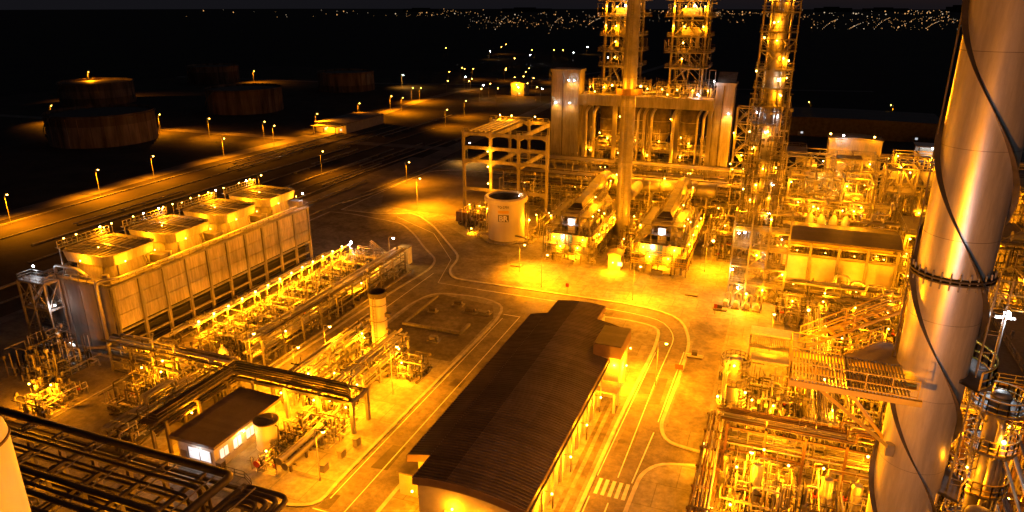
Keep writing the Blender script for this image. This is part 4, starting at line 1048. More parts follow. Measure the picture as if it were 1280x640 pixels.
    # walkways round the box at two heights
    for z in (4.7, 2.45):
        d = ring_wall(t, 'walkway', 'grating', [(z, [(x0 - .4, y0 - .6), (x1 + .4, y0 - .6), (x1 + .4, y1), (x0 - .4, y1)]), (z, [(x0 + 1.25, y0 + .8), (x1 - 1.25, y0 + .8), (x1 - 1.25, y1), (x0 + 1.25, y1)])])
        railing(d, [(x0 - .35, y1, z), (x0 - .35, y0 - .55, z), (x1 + .35, y0 - .55, z), (x1 + .35, y1, z)], 'paint_yellow' if seed == 2 else 'steel', 1.15, .1)
    z = 7.25
    d = ring_wall(t, 'walkway', 'grating', [(z, [(x0 + .3, y0), (x1 - .3, y0), (x1 - .3, y1), (x0 + .3, y1)]), (z, [(x0 + 1.4, y0 + 1.6), (x1 - 1.4, y0 + 1.6), (x1 - 1.4, y1), (x0 + 1.4, y1)])])
    railing(d, [(x0 + .35, y1, z), (x0 + .35, y0 + .05, z), (x1 - .35, y0 + .05, z), (x1 - .35, y1, z)], 'steel', 1.15, .1)
    for x in (x0 - .3, x0 + 3, xc, x1 - 3, x1 + .3): box(t, 'walkway_post', 'steel', x - .1, x + .1, y0 - .5, y0 - .3, 0, 7.2)
    for y in lin(y0 + 5, y1, 5): box(t, 'walkway_post', 'steel', x1 + .2, x1 + .4, y - .1, y + .1, 0, 7.2)
    stair(t, (x1 - 1.6, y0 + 3, 7.2), (xc + 2.6, y0 + 15, 12.2), .9); stair(t, (xc + 3.6, y0 + 10, 9.2), (xc + 3.0, y1 - 4, 14), .8)
    railing(t, [(xc + 2.1, y0 + 5, 12.4), (xc + 2.1, y1 - 2, 13.0)]); railing(t, [(xc - 2.1, y0 + 5, 12.4), (xc - 2.1, y1 - 2, 13.0)])
    for k in range(8):
        y = R_.uniform(y0 + 3, y1 - 3); tube(t, 'riser_pipe', 'jacket', [(x1 - .9, y, .2), (x1 - .9, y, 6), (x1 - 1.8, y, 8), (xc + 2.2, y, 11)], .14, .6)
    bar(t, 'front_brace', 'steel', (x1 - 2.4, y0 + .4, 7.3), (x1 - 4, y0 + .4, 10.2), .2); bar(t, 'front_brace', 'steel', (x1 - 4.2, y0 + .3, 7.3), (x1 - 2.4, y0 + .3, 10.2), .2)
    box(t, 'valve_box', 'steel', xc - 1.4, xc + 1.2, y0 - 1.2, y0 + .2, .13, 1.2)
    for i, (x, y, z, p, c) in enumerate([(x0 + 2.3, y0 - .1, 6.4, 700, 's'), (xc - 1.8, y0 - .1, 6.5, 500, 'w'), (x1 - 2.8, y0 - .1, 6.4, 900, 's'), (x0 + 4, y0 - .2, 4.2, 600, 's'), (x1 - 4, y0 - .2, 4.2, 600, 's'), (x1 - .2, y0 + 6, 6.3, 900, 's'), (x1 - .2, y0 + 14, 6.3, 900, 's'), (x1 - .2, y0 + 22, 6.3, 900, 's'), (x1 - .2, y1 - 2, 6.3, 900, 's'), (xc, y0 + .9, 10.2, 350, 'c'), (xc + 3.2, y0 + 12, 14.2, 900, 's'), (xc + 3.4, y1 - 4, 15, 900, 's'), (x0 + .2, y0 + 10, 6.3, 900, 's'), (x0 + .2, y0 + 20, 6.3, 900, 's'), (xc, y0 + 4, 1.9, 900, 's')]):
        lamp(t, x, y, z, p * 1.7, c, .2, drop=.3)
    fine(t, x1 - 1.2, x1 + .3, y0, y1, .3, 7, 60, seed); fine(t, x0 - .3, x1 + .3, y0 - .5, y0 + .6, .3, 9, 40, seed + 5)
    return t
heater(-52, 'left process heater with lit walkways in front of the round stack', 1)
heater(-29.9, 'right process heater with lit walkways right of the round stack', 2)
t = hut('switch_hut', 'small hut with a brown roof between the two heaters', -35.6, -32.6, 157.5, 161, 4, 'concrete', 'fascia', 'hut', 1, .25)
lamp(t, -34, 155.5, 2.6, 3500, 's', .25)
# ================================================================ central round stack
t = thing('round_stack', 'slim round chimney stack rising between the heaters', 'chimney', (-37.6, 181, 0))
for k in range(11):
    z0 = k * 7.2; r = 2.0 - .045 * k
    lathe(t, 'shell_section', 'jacket_dull', -37.6, 181, z0, [(r, 0), (r - .03, 7.0), (r + .07, 7.02), (r + .07, 7.2)], 24)
lathe(t, 'base_skirt', 'concrete', -37.6, 181, 0, [(3, 0), (3, 1), (2.2, 1.6)], 24)
cz = 39
pf = lathe(t, 'platform', 'primer', -37.6, 181, cz, [(1.8, 0), (3.3, 0), (3.4, .2), (3.4, 1.6), (3.25, 1.6), (3.25, .3), (1.8, .3)], 20, False)
ladder(t, -37.4, 178.9, 2, 75, 0, -1)
lamp(t, -41.2, 177.2, 41.5, 900, 's', .3); lamp(t, -34.0, 177.2, 41.5, 900, 's', .34)
# ================================================================ coker block
KX0, KX1, KY0, KY1 = -66, -21, 236, 258
def shaft_tower(name, label, x0, x1, y0, y1, h, lamps, m='concrete'):
    t = thing(name, label, 'tower', ((x0 + x1) / 2, (y0 + y1) / 2, 0))
    n = 6
    for k in range(n):
        z0, z1 = h * k / n, h * (k + 1) / n
        box(t, 'wall_lift', m, x0, x1, y0, y1, z0 + .04, z1 - .04); 
        box(t, 'joint_band', 'concrete_dark', x0 + .06, x1 - .06, y0 + .06, y1 - .06, z1 - .045, z1 + .045)
    box(t, 'parapet', m, x0 - .3, x1 + .3, y0 - .3, y1 + .3, h + .05, h + 1.0)
    rod(t, 'downpipe', 'steel_dark', (x0 + (x1 - x0) * .42, y0 - .15, 0), (x0 + (x1 - x0) * .42, y0 - .15, h), .15)
    for (x, z, p) in lamps:
        box(t, 'lamp_bracket', 'steel', x - .05, x + .05, y0 - 1.5, y0, z + .2, z + .3)
        lamp(t, x, y0 - 1.5, z, p, 'w', .25, drop=.05, aim=(0, .35, -1), cone=120)
    return t
shaft_tower('concrete_tower', 'left square concrete tower of the big process block', -76, -66.2, 236, 243, 39, [(-69.5, 36.6, 800), (-67.6, 36.6, 800), (-74, 29, 800), (-69, 29, 800)])
t = shaft_tower('concrete_tower', 'right square concrete tower of the big process block', -21.6, -15.8, 240, 247, 36, [(-17, 27.5, 2200)])
custom(t, 'curved_hood', [(-21.6 + (0 if k < 9 else 5.8), 247 - 7 * (1 - math.cos(pi / 2 * (k % 9) / 8)), 36.9 + 3.2 * math.cos(pi / 2 * (k % 9) / 8) * 0 + 3.0 * math.sin(pi / 2 * (8 - k % 9) / 8)) for k in range(18)],
       [(k, k + 1, k + 10, k + 9) for k in range(8)] + [tuple(range(9)), tuple(range(17, 8, -1))], 'concrete')
lamp(t, -22.3, 238, 37.5, 1200, 'c', .25); box(t, 'cable_frame', 'steel_dark', -24.2, -23.9, 239, 239.3, 32, 41); box(t, 'cable_frame', 'steel_dark', -22.3, -22.0, 239, 239.3, 32, 41); box(t, 'cable_frame', 'steel_dark', -23.9, -22.3, 239, 239.3, 40.7, 41)
kb = thing('coker_structure', 'big concrete frame carrying drums and floors between the two towers', 'structure', ((KX0 + KX1) / 2, 247, 0))
box(kb, 'main_girder', 'concrete', KX0 - .3, KX1 - .4, 236.3, 238, 28.4, 31.8); box(kb, 'main_girder', 'concrete', KX0 - .3, KX1 - .4, 256, 257.6, 28.4, 31.8)
kx = lin(KX0 + 1.5, KX1 - 1.5, 5)
for x in kx:
    for y in (238.6, 247, 255.5): box(kb, 'column', 'concrete_dark', x - .7, x + .7, y - .7, y + .7, 0, 28.4)
    box(kb, 'cross_girder', 'concrete', x - .6, x + .6, 238.02, 255.98, 28.6, 31.6)
for z in (8.6, 14.2):
    box(kb, 'floor_slab', 'concrete', KX0 + .4, KX1 - 1, 238.2, 256, z - .9, z)
    railing(kb, [(KX0 + .5, 238.3, z), (KX1 - 1.1, 238.3, z)], 'steel', 1.1, .09)
box(kb, 'top_slab', 'concrete', KX0 + .2, KX1 - .8, 238.05, 256, 31.61, 32.0)
railing(kb, [(KX0, 236.5, 31.8), (KX1 - .5, 236.5, 31.8)], 'steel', 1.2, .1)
Rk = random.Random(77)
for a, b in zip(kx[:-1], kx[1:]):
    for z0, z1 in ((14.2, 28.2),):
        if Rk.random() < .8:
            bar(kb, 'brace', 'steel', (a + .7, 247.2, z0), (b - .7, 247.2, z1), .35); bar(kb, 'brace', 'steel', (b - .7, 247.5, z0), (a + .7, 247.5, z1), .35)
for i, x in enumerate((-57.5, -47.5, -39.5, -29.5)):
    t = thing('coke_drum', 'tall dark coke drum standing inside the big concrete frame, ' + ['leftmost', 'second from left', 'third from left', 'rightmost'][i], 'vessel', (x, 246, 14.2), 'coke drums')
    lathe(t, 'shell', 'steel_dark', x, 246, 14.3, [(1.6, 0), (1.8, 1.8), (3.3, 4.2), (3.3, 12.5), (2.6, 13.6), (1.2, 14.1)], 24)
    lathe(t, 'bottom_flange', 'steel', x, 246, 14.2, [(2.1, 0), (2.1, .5), (1.6, .6)], 20)
    for z in (19, 23): lathe(t, 'band', 'steel', x, 246, z, [(3.3, 0), (3.42, .03), (3.42, .25), (3.3, .28)], 24)
    lamp(t, x + .5, 241.6, 16.6, 900, 's', .3, drop=.1); lamp(t, x - 2.2, 241, 18.5, 400, 's', .25, drop=.1)
for i, x in enumerate((-63.5, -60.8, -45.6, -43.6, -41.2, -34, -26.2, -24.3)):
    z0 = Rk.choice((3, 5, 8)); tube(kb, 'riser_pipe', 'jacket', [(x, 237.8 - .9, z0), (x, 236.9, 26.5), (x + .8, 238.4, 28)], Rk.uniform(.35, .6), 1.4, 10)
for z in (8.6, 14.2):
    for k in range(9):
        x = Rk.uniform(KX0 + 3, KX1 - 5); y = Rk.uniform(239, 244); q = Rk.random()
        if q < .5: rod(kb, 'pump_motor', 'jacket', (x, y, z + 1.1), (x + 2.2, y, z + 1.1), .7, 'cyl')
        else: box(kb, 'equipment_box', 'jacket_dull', x, x + Rk.uniform(1, 3), y, y + 1.5, z, z + Rk.uniform(1, 2.5))
    for k in range(6):
        x = Rk.uniform(KX0 + 2, KX1 - 12); tube(kb, 'pipe', 'jacket', [(x, 238.8 + k * .8, z + .3), (x, 238.8 + k * .8, z + 2 + k * .25), (x + Rk.uniform(5, 14), 238.8 + k * .8, z + 2 + k * .25), (x + 12, 240 + k * .8, z + .3)], .2, .7)
for i, (x, z) in enumerate([(-62, 13), (-52, 12.6), (-42, 12.6), (-31, 12.6), (-24, 13), (-58, 7.2), (-48, 7.2), (-38, 7.2), (-28, 7.2), (-52, 25), (-35, 25)]): lamp(kb, x, 237.2, z, 650, 's', .25, drop=.1)
fine(kb, KX0 + 1, KX1 - 2, 237, 243, 1, 27, 420, 5); fine(kb, KX0 + 1, KX1 - 2, 238, 252, 32, 37, 240, 6)
for x in (-60, -48, -36, -26):  # row of floodlights added to throw light across the yard in front
    box(kb, 'added_lamp_arm', 'steel', x - .08, x + .08, 233.2, 236.3, 33.0, 33.15); lamp(kb, x, 233.2, 33.4, 21000, 's', .26, aim=(-.1, -1, -.36), cone=100)
# top deck equipment
for i in range(26):
    x = Rk.uniform(KX0 + 1, KX1 - 3); y = Rk.uniform(239, 254); q = Rk.random()
    if q < .35: box(kb, 'deck_cabinet', Rk.choice(('jacket_dull', 'paint_white', 'steel')), x, x + Rk.uniform(.8, 2.4), y, y + 1.4, 32, 32 + Rk.uniform(.8, 2.4))
    elif q < .7: rod(kb, 'deck_pipe', 'jacket', (x, y, 32.8), (x + Rk.uniform(2, 7), y, 32.8 + Rk.uniform(0, 1)), .3)
    else: bar(kb, 'deck_strut', 'steel', (x, y, 32), (x + 2.4, y, 35), .3)
for z, xa_, xb_ in ((35.2, -64, -44), (35.2, -41, -23)):
    deck(kb, xa_, xb_, 240, 250, z)
    for x in lin(xa_ + .3, xb_ - .3, 5):
        for y in (240.2, 249.8): box(kb, 'deck_post', 'steel', x - .12, x + .12, y - .12, y + .12, 32, 35.1)
for x in lin(-63, -24, 9): lamp(kb, x, 238.4, 34.4, 700, 's', .26, drop=.1)
lamp(kb, -27, 238, 33.2, 1500, 'c', .28); lamp(kb, -49, 238, 33.6, 900, 'w', .25)
# derricks
def derrick(xc, label, seed):
    R_ = random.Random(seed); yc = 247
    t = thing('drilling_derrick', label, 'derrick', (xc, yc, 32), 'derricks over the process block')
    zs = [36, 41, 46, 51, 56, 62, 70]
    hw = 5.2
    xs = [xc - hw, xc + hw]; ys_ = [yc - hw, yc + hw]
    for x in xs:
        for y in ys_: box(t, 'post', 'steel', x - .3, x + .3, y - .3, y + .3, 32, 72)
    zz = [32] + zs
    for k, z in enumerate(zs):
        for y in ys_: box(t, 'beam', 'steel', xs[0], xs[1], y - .18, y + .18, z - .4, z)
        for x in xs: box(t, 'beam', 'steel', x - .18, x + .18, ys_[0], ys_[1], z - .42, z - .02)
        for y in ys_:
            bar(t, 'brace', 'steel', (xs[0], y, zz[k]), (xc, y, z), .22); bar(t, 'brace', 'steel', (xs[1], y, zz[k]), (xc, y, z), .22)
        bar(t, 'brace', 'steel', (xs[1], ys_[0], zz[k]), (xs[1], ys_[1], z), .22)
    for z, w, l in ((41.2, 7, 6.5), (46, 7.4, 7), (51, 6.8, 7), (57, 7.8, 7.5), (62, 7.8, 7.5)):
        d = deck(t, xc - w, xc + w, yc - l, yc + l, z, 'grating', True, 'steel')
        fine(t, xc - w, xc + w, yc - l, yc + l, z, z + 4, 36, seed + int(z))
    for z, p in ((44, 500), (49, 700), (54, 1200), (60, 1700)):
        lamp(t, xc - 1.6, yc - 5.8, z, p * .6, 's', .3); 
        if z > 50: lamp(t, xc + 4.4, yc - 6, z, p, 's', .3); lamp(t, xc - 5, yc - 6, z + .2, p * .7, 's', .26)
    lamp(t, xc + 1.2, yc - 6, 60.3, 700, 'w', .3)
    rod(t, 'drill_stem', 'jacket', (xc, yc, 33), (xc, yc, 72), .35); ladder(t, xc - 3, yc - 5.6, 33, 70, 0, -1)
    for z0, z1 in ((32, 41), (41, 46), (46, 51), (51, 57)): stair(t, (xc + 2.4, yc - 5.8, z0), (xc - 2.2, yc - 5.8, z1), .8)
    for k in range(4): box(t, 'winch_box', 'steel', xc - 4 + k * 2, xc - 2.8 + k * 2, yc - 4.5, yc - 3, R_.choice((46, 51, 57)) + .1, R_.choice((47.5, 52.5, 58.5)) + .1 if False else 47.3)
    for z in (51.1, 57.1): box(t, 'machinery_cabin', 'jacket_dull', xc - 3, xc + 3, yc - 1, yc + 3, z, z + 2.6)
    tube(t, 'hose', 'steel_dark', [(xc + 4.4, yc - 5.6, 33), (xc + 4.4, yc - 5.6, 60), (xc + 2, yc - 4, 63)], .2)
    return t
derrick(-54, 'left derrick tower with lit platforms above the process block', 1)
derrick(-31.8, 'right derrick tower with lit platforms above the process block', 2)

# ================================================================ left concrete pipe frame
def conc_frame(name, label, x0, x1, y, zs, nx, lamps=(), post=.75, depth=1.4):
    t = thing(name, label, 'pipe rack', ((x0 + x1) / 2, y, 0))
    xs = lin(x0, x1, nx)
    for x in xs: box(t, 'column', 'concrete_dark', x - post / 2, x + post / 2, y - post / 2, y + post / 2, 0, zs[-1] + .5)
    for z in zs:
        for a, b in zip(xs[:-1], xs[1:]):
            a += post / 2; b -= post / 2; v = []
            prof = [(a, -1.5), (a + 1.3, -.9), (b - 1.3, -.9), (b, -1.5)]
            for yy in (y - post * .42, y + post * .42):
                v += [(a, yy, z), (b, yy, z)] + [(q, yy, z + w) for q, w in reversed(prof)]
            custom(t, 'haunched_beam', v, [(0, 1, 2, 3, 4, 5)[::-1], (6, 7, 8, 9, 10, 11), (0, 1, 7, 6), (2, 3, 9, 8)[::-1], (3, 4, 10, 9)[::-1], (4, 5, 11, 10)[::-1]], 'concrete_dark')
    railing(t, [(x0, y, zs[-1]), (x1, y, zs[-1])], 'steel', 1.1, .09)
    for (x, z, p, c) in lamps: lamp(t, x, y - 1.8, z, p, c, .3)
    return t
conc_frame('concrete_pipe_frame', 'front row of the tall concrete pipe frame left of the tower', -87.5, -61.5, 188, [9, 17.5, 21.5, 25.5], 4, [(-79, 20.5, 700, 's'), (-79, 16, 500, 's'), (-79, 11, 500, 's')])
conc_frame('concrete_pipe_frame', 'back row of the tall concrete pipe frame left of the tower', -90, -70, 215, [9, 16, 20.5, 25.2], 4, [(-86, 27, 500, 's'), (-82, 27, 500, 's'), (-74, 27, 500, 's')])
t = thing('tie_beams', 'concrete beams joining the two rows of the tall pipe frame', 'beams', (-80, 200, 0))
for x in (-87.5, -79, -70): box(t, 'tie_beam', 'concrete', x - .4, x + .4, 188.6, 214.4, 23.8, 25.0); box(t, 'tie_beam', 'concrete', x - .4, x + .4, 188.6, 214.4, 15.4, 16.4)
for k in range(5): rod(t, 'pipe', 'jacket_dull', (-86 + k * 1.6, 188.7, 25.5), (-86 + k * 1.6, 214, 25.5), .4)

# ================================================================ racks in front of the coker
pipe_rack('pipe_rack', 'long pipe rack behind the emblem tank and the heaters', 'x', -82, -4, 206, 214, 6.5, [4.5, 7.5, 10.5], 9, 'steel', .15, .4, seed=61, lamps=9, lp=900, braces=.3, lampz=6)
pipe_rack('pipe_rack', 'second pipe rack crossing in front of the concrete tower', 'x', -84, -8, 219, 226, 6.5, [5, 9, 12.5], 8, 'steel', .15, .4, seed=62, lamps=8, lp=800, braces=.3, lampz=7)
pipe_rack('pipe_rack', 'rack of pipes directly below the big concrete frame', 'x', -64, -20, 229, 234, 6, [4, 6.5], 7, 'steel', .15, .35, seed=63, lamps=6, lp=800)
t = thing('flue_main', 'thick horizontal flue duct joining both heaters behind the round stack', 'duct', (-38, 203, 0))
for k in range(7): rod(t, 'duct_section', 'jacket_dull', (-52 + k * 5.2, 203, 10.5), (-46.95 + k * 5.2, 203, 10.5), 1.9, 'cyl'); rod(t, 'duct_flange', 'steel', (-47.0 + k * 5.2, 203, 10.5), (-46.75 + k * 5.2, 203, 10.5), 2.05, 'cyl')
for x in (-50, -42, -34, -26, -18): 
    for y in (201.6, 204.4): box(t, 'post', 'steel', x - .2, x + .2, y - .2, y + .2, 0, 8.8)
    box(t, 'saddle', 'steel', x - .25, x + .25, 201.2, 204.8, 8.5, 8.9)
tube(t, 'stack_branch', 'jacket_dull', [(-37.6, 201.5, 10.5), (-37.6, 182.5, 11)], 1.5, n=14)
lamp(t, -44, 200.4, 13.5, 1500, 's', .25); lamp(t, -30, 200.4, 13.5, 1500, 's', .25)
for i, (x0, x1, y0, y1, h, n, lab) in enumerate([(-62, -54, 176, 200, 5, 22, 'pipework right of the emblem tank'), (-84, -74, 176, 186, 5, 20, 'pipework left behind the emblem tank under the concrete frame'), (-15.5, -6, 172, 204, 7, 36, 'dense pipework between the right heater and the tall column'), (-36, -31, 164, 196, 5, 20, 'pipework between the two heaters'), (-14, -5, 206, 232, 14, 30, 'tall pipework in front of the right concrete tower'), (-64, -20, 238, 240, 6, 14, 'pipework at the foot of the big concrete frame')]):
    manifold('pipe_cluster', lab, x0, x1, y0, y1, h, n, 200 + i, r=(.12, .35), lamps=3, lp=1100)
ff = thing('pipe_thicket', 'thicket of thin pipes and frames in front of the concrete tower', 'pipework', (-45, 216, 0))
for x in lin(-80, -8, 13): box(ff, 'frame_post', 'steel', x - .15, x + .15, 216.2, 216.5, 0, 13)
box(ff, 'frame_beam', 'steel', -80, -8, 216.25, 216.45, 12.6, 12.95)
fine(ff, -82, -6, 199, 235, .3, 13, 900, 9)
# brick-brown container left of the tank
t = thing('steel_container', 'rusty container on a trailer left of the emblem tank', 'container', (-83, 180, 0))
box(t, 'body', 'primer', -86, -79, 178.5, 181, 1.2, 3.8); box(t, 'chassis', 'steel_dark', -86.3, -78.6, 178.8, 180.7, .8, 1.19)
for x in (-85, -83.8, -80.2): rod(t, 'wheel', 'pipe_dark', (x, 178.6, .5), (x, 180.9, .5), .5, 'cyl')
t = thing('lattice_stair', 'open braced stair tower right of the right concrete tower', 'stair tower', (-11, 238, 0))
frame(t, [-14.2, -8.6], [236, 241], [5, 10, 15, 20, 25, 30], 'steel', .4, .3, .95)
for k in range(6): stair(t, (-13.6 if k % 2 else -9.2, 236.8 + .8 * (k % 2), k * 5 + .2), (-9.2 if k % 2 else -13.6, 236.8 + .8 * (k % 2), k * 5 + 5), .9)
lamp(t, -14.5, 235.5, 22, 1500, 's', .28); lamp(t, -14.6, 235.5, 12, 1500, 's', .28); lamp(t, -11.5, 235.5, 15, 1500, 's', .3)

# ================================================================ tall column with platforms
def ring_deck(t, x, y, z, r0, r1, a0=0, a1=2 * pi, n=18, rail='steel', m='grating', cage=0):
    v = []; f = []
    for i in range(n + 1):
        a = a0 + (a1 - a0) * i / n; c, s = math.cos(a), math.sin(a)
        v += [(x + r0 * c, y + r0 * s, z), (x + r1 * c, y + r1 * s, z), (x + r1 * c, y + r1 * s, z - .2), (x + r0 * c, y + r0 * s, z - .2)]
    for i in range(n):
        o = i * 4
        for q in range(4): f.append((o + q, o + (q + 1) % 4, o + 4 + (q + 1) % 4, o + 4 + q))
    d = custom(t, 'platform', v, f, m)
    railing(d, [(x + (r1 - .06) * math.cos(a0 + (a1 - a0) * i / n), y + (r1 - .06) * math.sin(a0 + (a1 - a0) * i / n), z) for i in range(n + 1)], rail, 1.15, .09, 2)
    return d
def column(name, label, x, y, h, r, plats, m='jacket', lampspec=(), group=None, rail='steel', npipe=4, seed=1, ext=1.6):
    R_ = random.Random(seed)
    t = thing(name, label, 'column', (x, y, 0), group)
    n = max(2, int(h / 8))
    lathe(t, 'skirt', 'concrete_dark', x, y, 0, [(r * 1.25, 0), (r * 1.05, 3)], 24)
    for k in range(n):
        z0 = 3 + (h - 3) * k / n; z1 = 3 + (h - 3) * (k + 1) / n
        lathe(t, 'shell_section', m, x, y, z0, [(r, 0), (r, z1 - z0 - .2), (r + .06, z1 - z0 - .18), (r + .06, z1 - z0)], 28)
    lathe(t, 'dome', m, x, y, h, [(r, 0), (r * .92, r * .22), (r * .7, r * .4), (r * .35, r * .48), (0, r * .5)], 28)
    for i, z in enumerate(plats):
        a = R_.uniform(0, 2 * pi); ring_deck(t, x, y, z, r + .02, r + ext, a, a + R_.uniform(4.2, 6.0), 16, rail)
        za = plats[i - 1] if i else 0
        la = -1.57 + (.8 if i % 2 else -.8); ladder(t, x + (r + .7) * math.cos(la), y + (r + .7) * math.sin(la), za, z + 1.2, math.cos(la), math.sin(la))
        for k in range(3):
            b = a + R_.uniform(0, 3.5); bar(t, 'bracket', 'steel', (x + r * math.cos(b), y + r * math.sin(b), z - 1.6), (x + (r + ext) * math.cos(b), y + (r + ext) * math.sin(b), z - .2), .12)
    for k in range(npipe):
        a = R_.uniform(-2.8, .3); rr = R_.uniform(.12, .32); d = r + .35 + rr; z0 = R_.uniform(0, h * .3); z1 = R_.uniform(h * .5, h * .98)
        tube(t, 'riser_pipe', R_.choice(('jacket', 'jacket_dull')), [(x + (d + 1.5) * math.cos(a), y + (d + 1.5) * math.sin(a), z0), (x + d * math.cos(a), y + d * math.sin(a), z0), (x + d * math.cos(a), y + d * math.sin(a), z1), (x + r * .9 * math.cos(a), y + r * .9 * math.sin(a), z1 + .3)], rr, .6)
    for (a, z, p, c) in lampspec: lamp(t, x + (r + 1.3) * math.cos(a), y + (r + 1.3) * math.sin(a), z, p, c, .24, drop=.15)
    return t
zs = [5 + 3.6 * i for i in range(18)]
RC = random.Random(9)
column('distillation_column', 'tall slender column with many lit platforms right of the concrete towers', -3, 156, 70, 1.55, zs, 'jacket_dull', [(RC.uniform(-2.8, -.2), z + 2.0 + RC.uniform(-.4, .6), RC.choice((140, 220, 300)), RC.choice('sssscsw')) for z in zs for _ in range(2)], npipe=14, seed=5, ext=2.2)
cl = bpy.data.objects['distillation_column']
fine(cl, -7, -3.4, 152.4, 154.6, 2, 68, 220, 33); fine(cl, -2.6, 1.2, 152.4, 154.6, 2, 68, 240, 34)
frame(cl, [-6.2, .4], [152.8, 158.6], [26 + 7 * i for i in range(7)], 'steel', .2, .16, .9, random.Random(3))
for z, p in ((24, 7000), (36, 9000), (48, 9000)): lamp(cl, -6.3, 151.5, z, p * 2.0, 's', .24, aim=(-.5, -1, -.8), cone=110)  # high floodlights added on the column to light the open ground
t = thing('stair_frame', 'steel frame of platforms wrapped round the foot of the tall column', 'structure', (-2, 152, 0))
frame(t, [-7, -3.5, 0, 4], [148.5, 152.5], [4, 8, 12, 16, 20], 'steel', .28, .22, .55)
for z in (4.1, 8.1, 12.1, 16.1): deck(t, -7, 4, 148.5, 152.5, z)
for k in range(4): stair(t, (-6 if k % 2 else 3, 149.2, k * 4 + .1), (3 if k % 2 else -6, 149.2, k * 4 + 4.1), .8)
for i, (x, z) in enumerate([(-5, 3.2), (0, 3.4), (3.5, 7.4), (-6.5, 7.2), (-2, 11), (2.5, 15), (-6, 15.4), (0, 19)]): lamp(t, x, 147.9, z, 1200, 's' if i % 3 else 'w', .24, drop=.1)
t = thing('pump_skid', 'pump skid with a yellow lamp at the foot of the tall column', 'skid', (-4, 144.5, 0))
for k in range(4):
    x = -7 + k * 2.1; box(t, 'plinth', 'concrete', x - .8, x + .8, 143.2, 145.8, 0, .5); rod(t, 'motor', 'jacket', (x, 143.4, 1.1), (x, 145, 1.1), .5, 'cyl'); tube(t, 'pipe', 'jacket', [(x, 145.2, 1.2), (x, 145.2, 3), (x + .9, 145.2, 3), (x + .9, 145.2, .2)], .16)
lamp(t, -3, 142.6, 4.2, 2600, 's', .3); box(t, 'lamp_post', 'steel', -3.08, -2.92, 142.7, 142.86, 0, 4.4)
street_lamp(-13.5, 164, 8, 12000, 'very bright lamp between the right heater and the tall column', 's', (1, 0), .5)

# ================================================================ right hand blocks behind
t = thing('dark_roof_shelter', 'compressor shelter with a long dark roof right of the tall column', 'building', (14.5, 165, 0))
custom(t, 'roof', [(2.6, 158, 11.8), (26.4, 158, 11.8), (26.4, 172.6, 11.8), (2.6, 172.6, 11.8), (2.6, 158, 12.3), (26.4, 158, 12.3), (26.4, 172.6, 12.3), (2.6, 172.6, 12.3), (2.6, 165.3, 13.4), (26.4, 165.3, 13.4)], [(3, 2, 1, 0), (4, 5, 9, 8), (8, 9, 6, 7), (0, 1, 5, 4), (2, 3, 7, 6), (1, 2, 6, 9, 5), (3, 0, 4, 8, 7)], 'roof_sheet')
for x in lin(3.2, 25.8, 5):
    box(t, 'column', 'steel', x - .25, x + .25, 158.6, 159.1, 0, 11.8); box(t, 'column', 'steel', x - .25, x + .25, 171.5, 172, 0, 11.8)
for a, b in zip(lin(3.2, 25.8, 5)[:-1], lin(3.2, 25.8, 5)[1:]):
    box(t, 'wall_panel', 'wall_render', a + .28, b - .28, 159.2, 159.5, 2.4, 8.3); box(t, 'upper_beam', 'steel', a + .26, b - .26, 158.65, 159.0, 8.6, 9.0); box(t, 'upper_beam', 'steel', a + .26, b - .26, 158.65, 159.0, 10.6, 11.0)
    lamp(t, (a + b) / 2, 157, 10.2, 420, 's', .12, drop=.1)
box(t, 'crane_girder', 'paint_yellow', 3.5, 25.5, 164, 164.6, 9.4, 10.2)
for i, x in enumerate((14.2, 17.4, 20.4)):
    tube(t, 'front_pipe', 'jacket', [(x, 155.2, .2), (x, 155.2, 6.2 - i * 1.0), (x + 2.6, 155.2, 6.2 - i * 1.0), (x + 2.6, 155.2, .2)], .33, 1)
for i in range(4):
    x = 8.5 + i * 2.6; t = thing('air_filter', 'pale filter cone on the far side of the dark roofed shelter, ' + ['leftmost', 'second', 'third', 'rightmost'][i], 'filter', (x, 176, 0), 'filter cones')
    lathe(t, 'body', 'paint_white', x, 176, 6, [(.3, 0), (.95, 1.6), (.95, 6.2), (.5, 7.4), (.2, 7.8), (0, 7.8)], 14); cylv(t, 'stem', 'steel', x, 176, 0, 6.2, .3); tube(t, 'cap_pipe', 'jacket', [(x, 176, 13.7), (x, 176, 15), (x + 1.2, 176, 15), (x + 1.2, 176, 13.2)], .22)
    if i % 2: lamp(t, x - 1.2, 174, 15.5, 450, 's', .22)
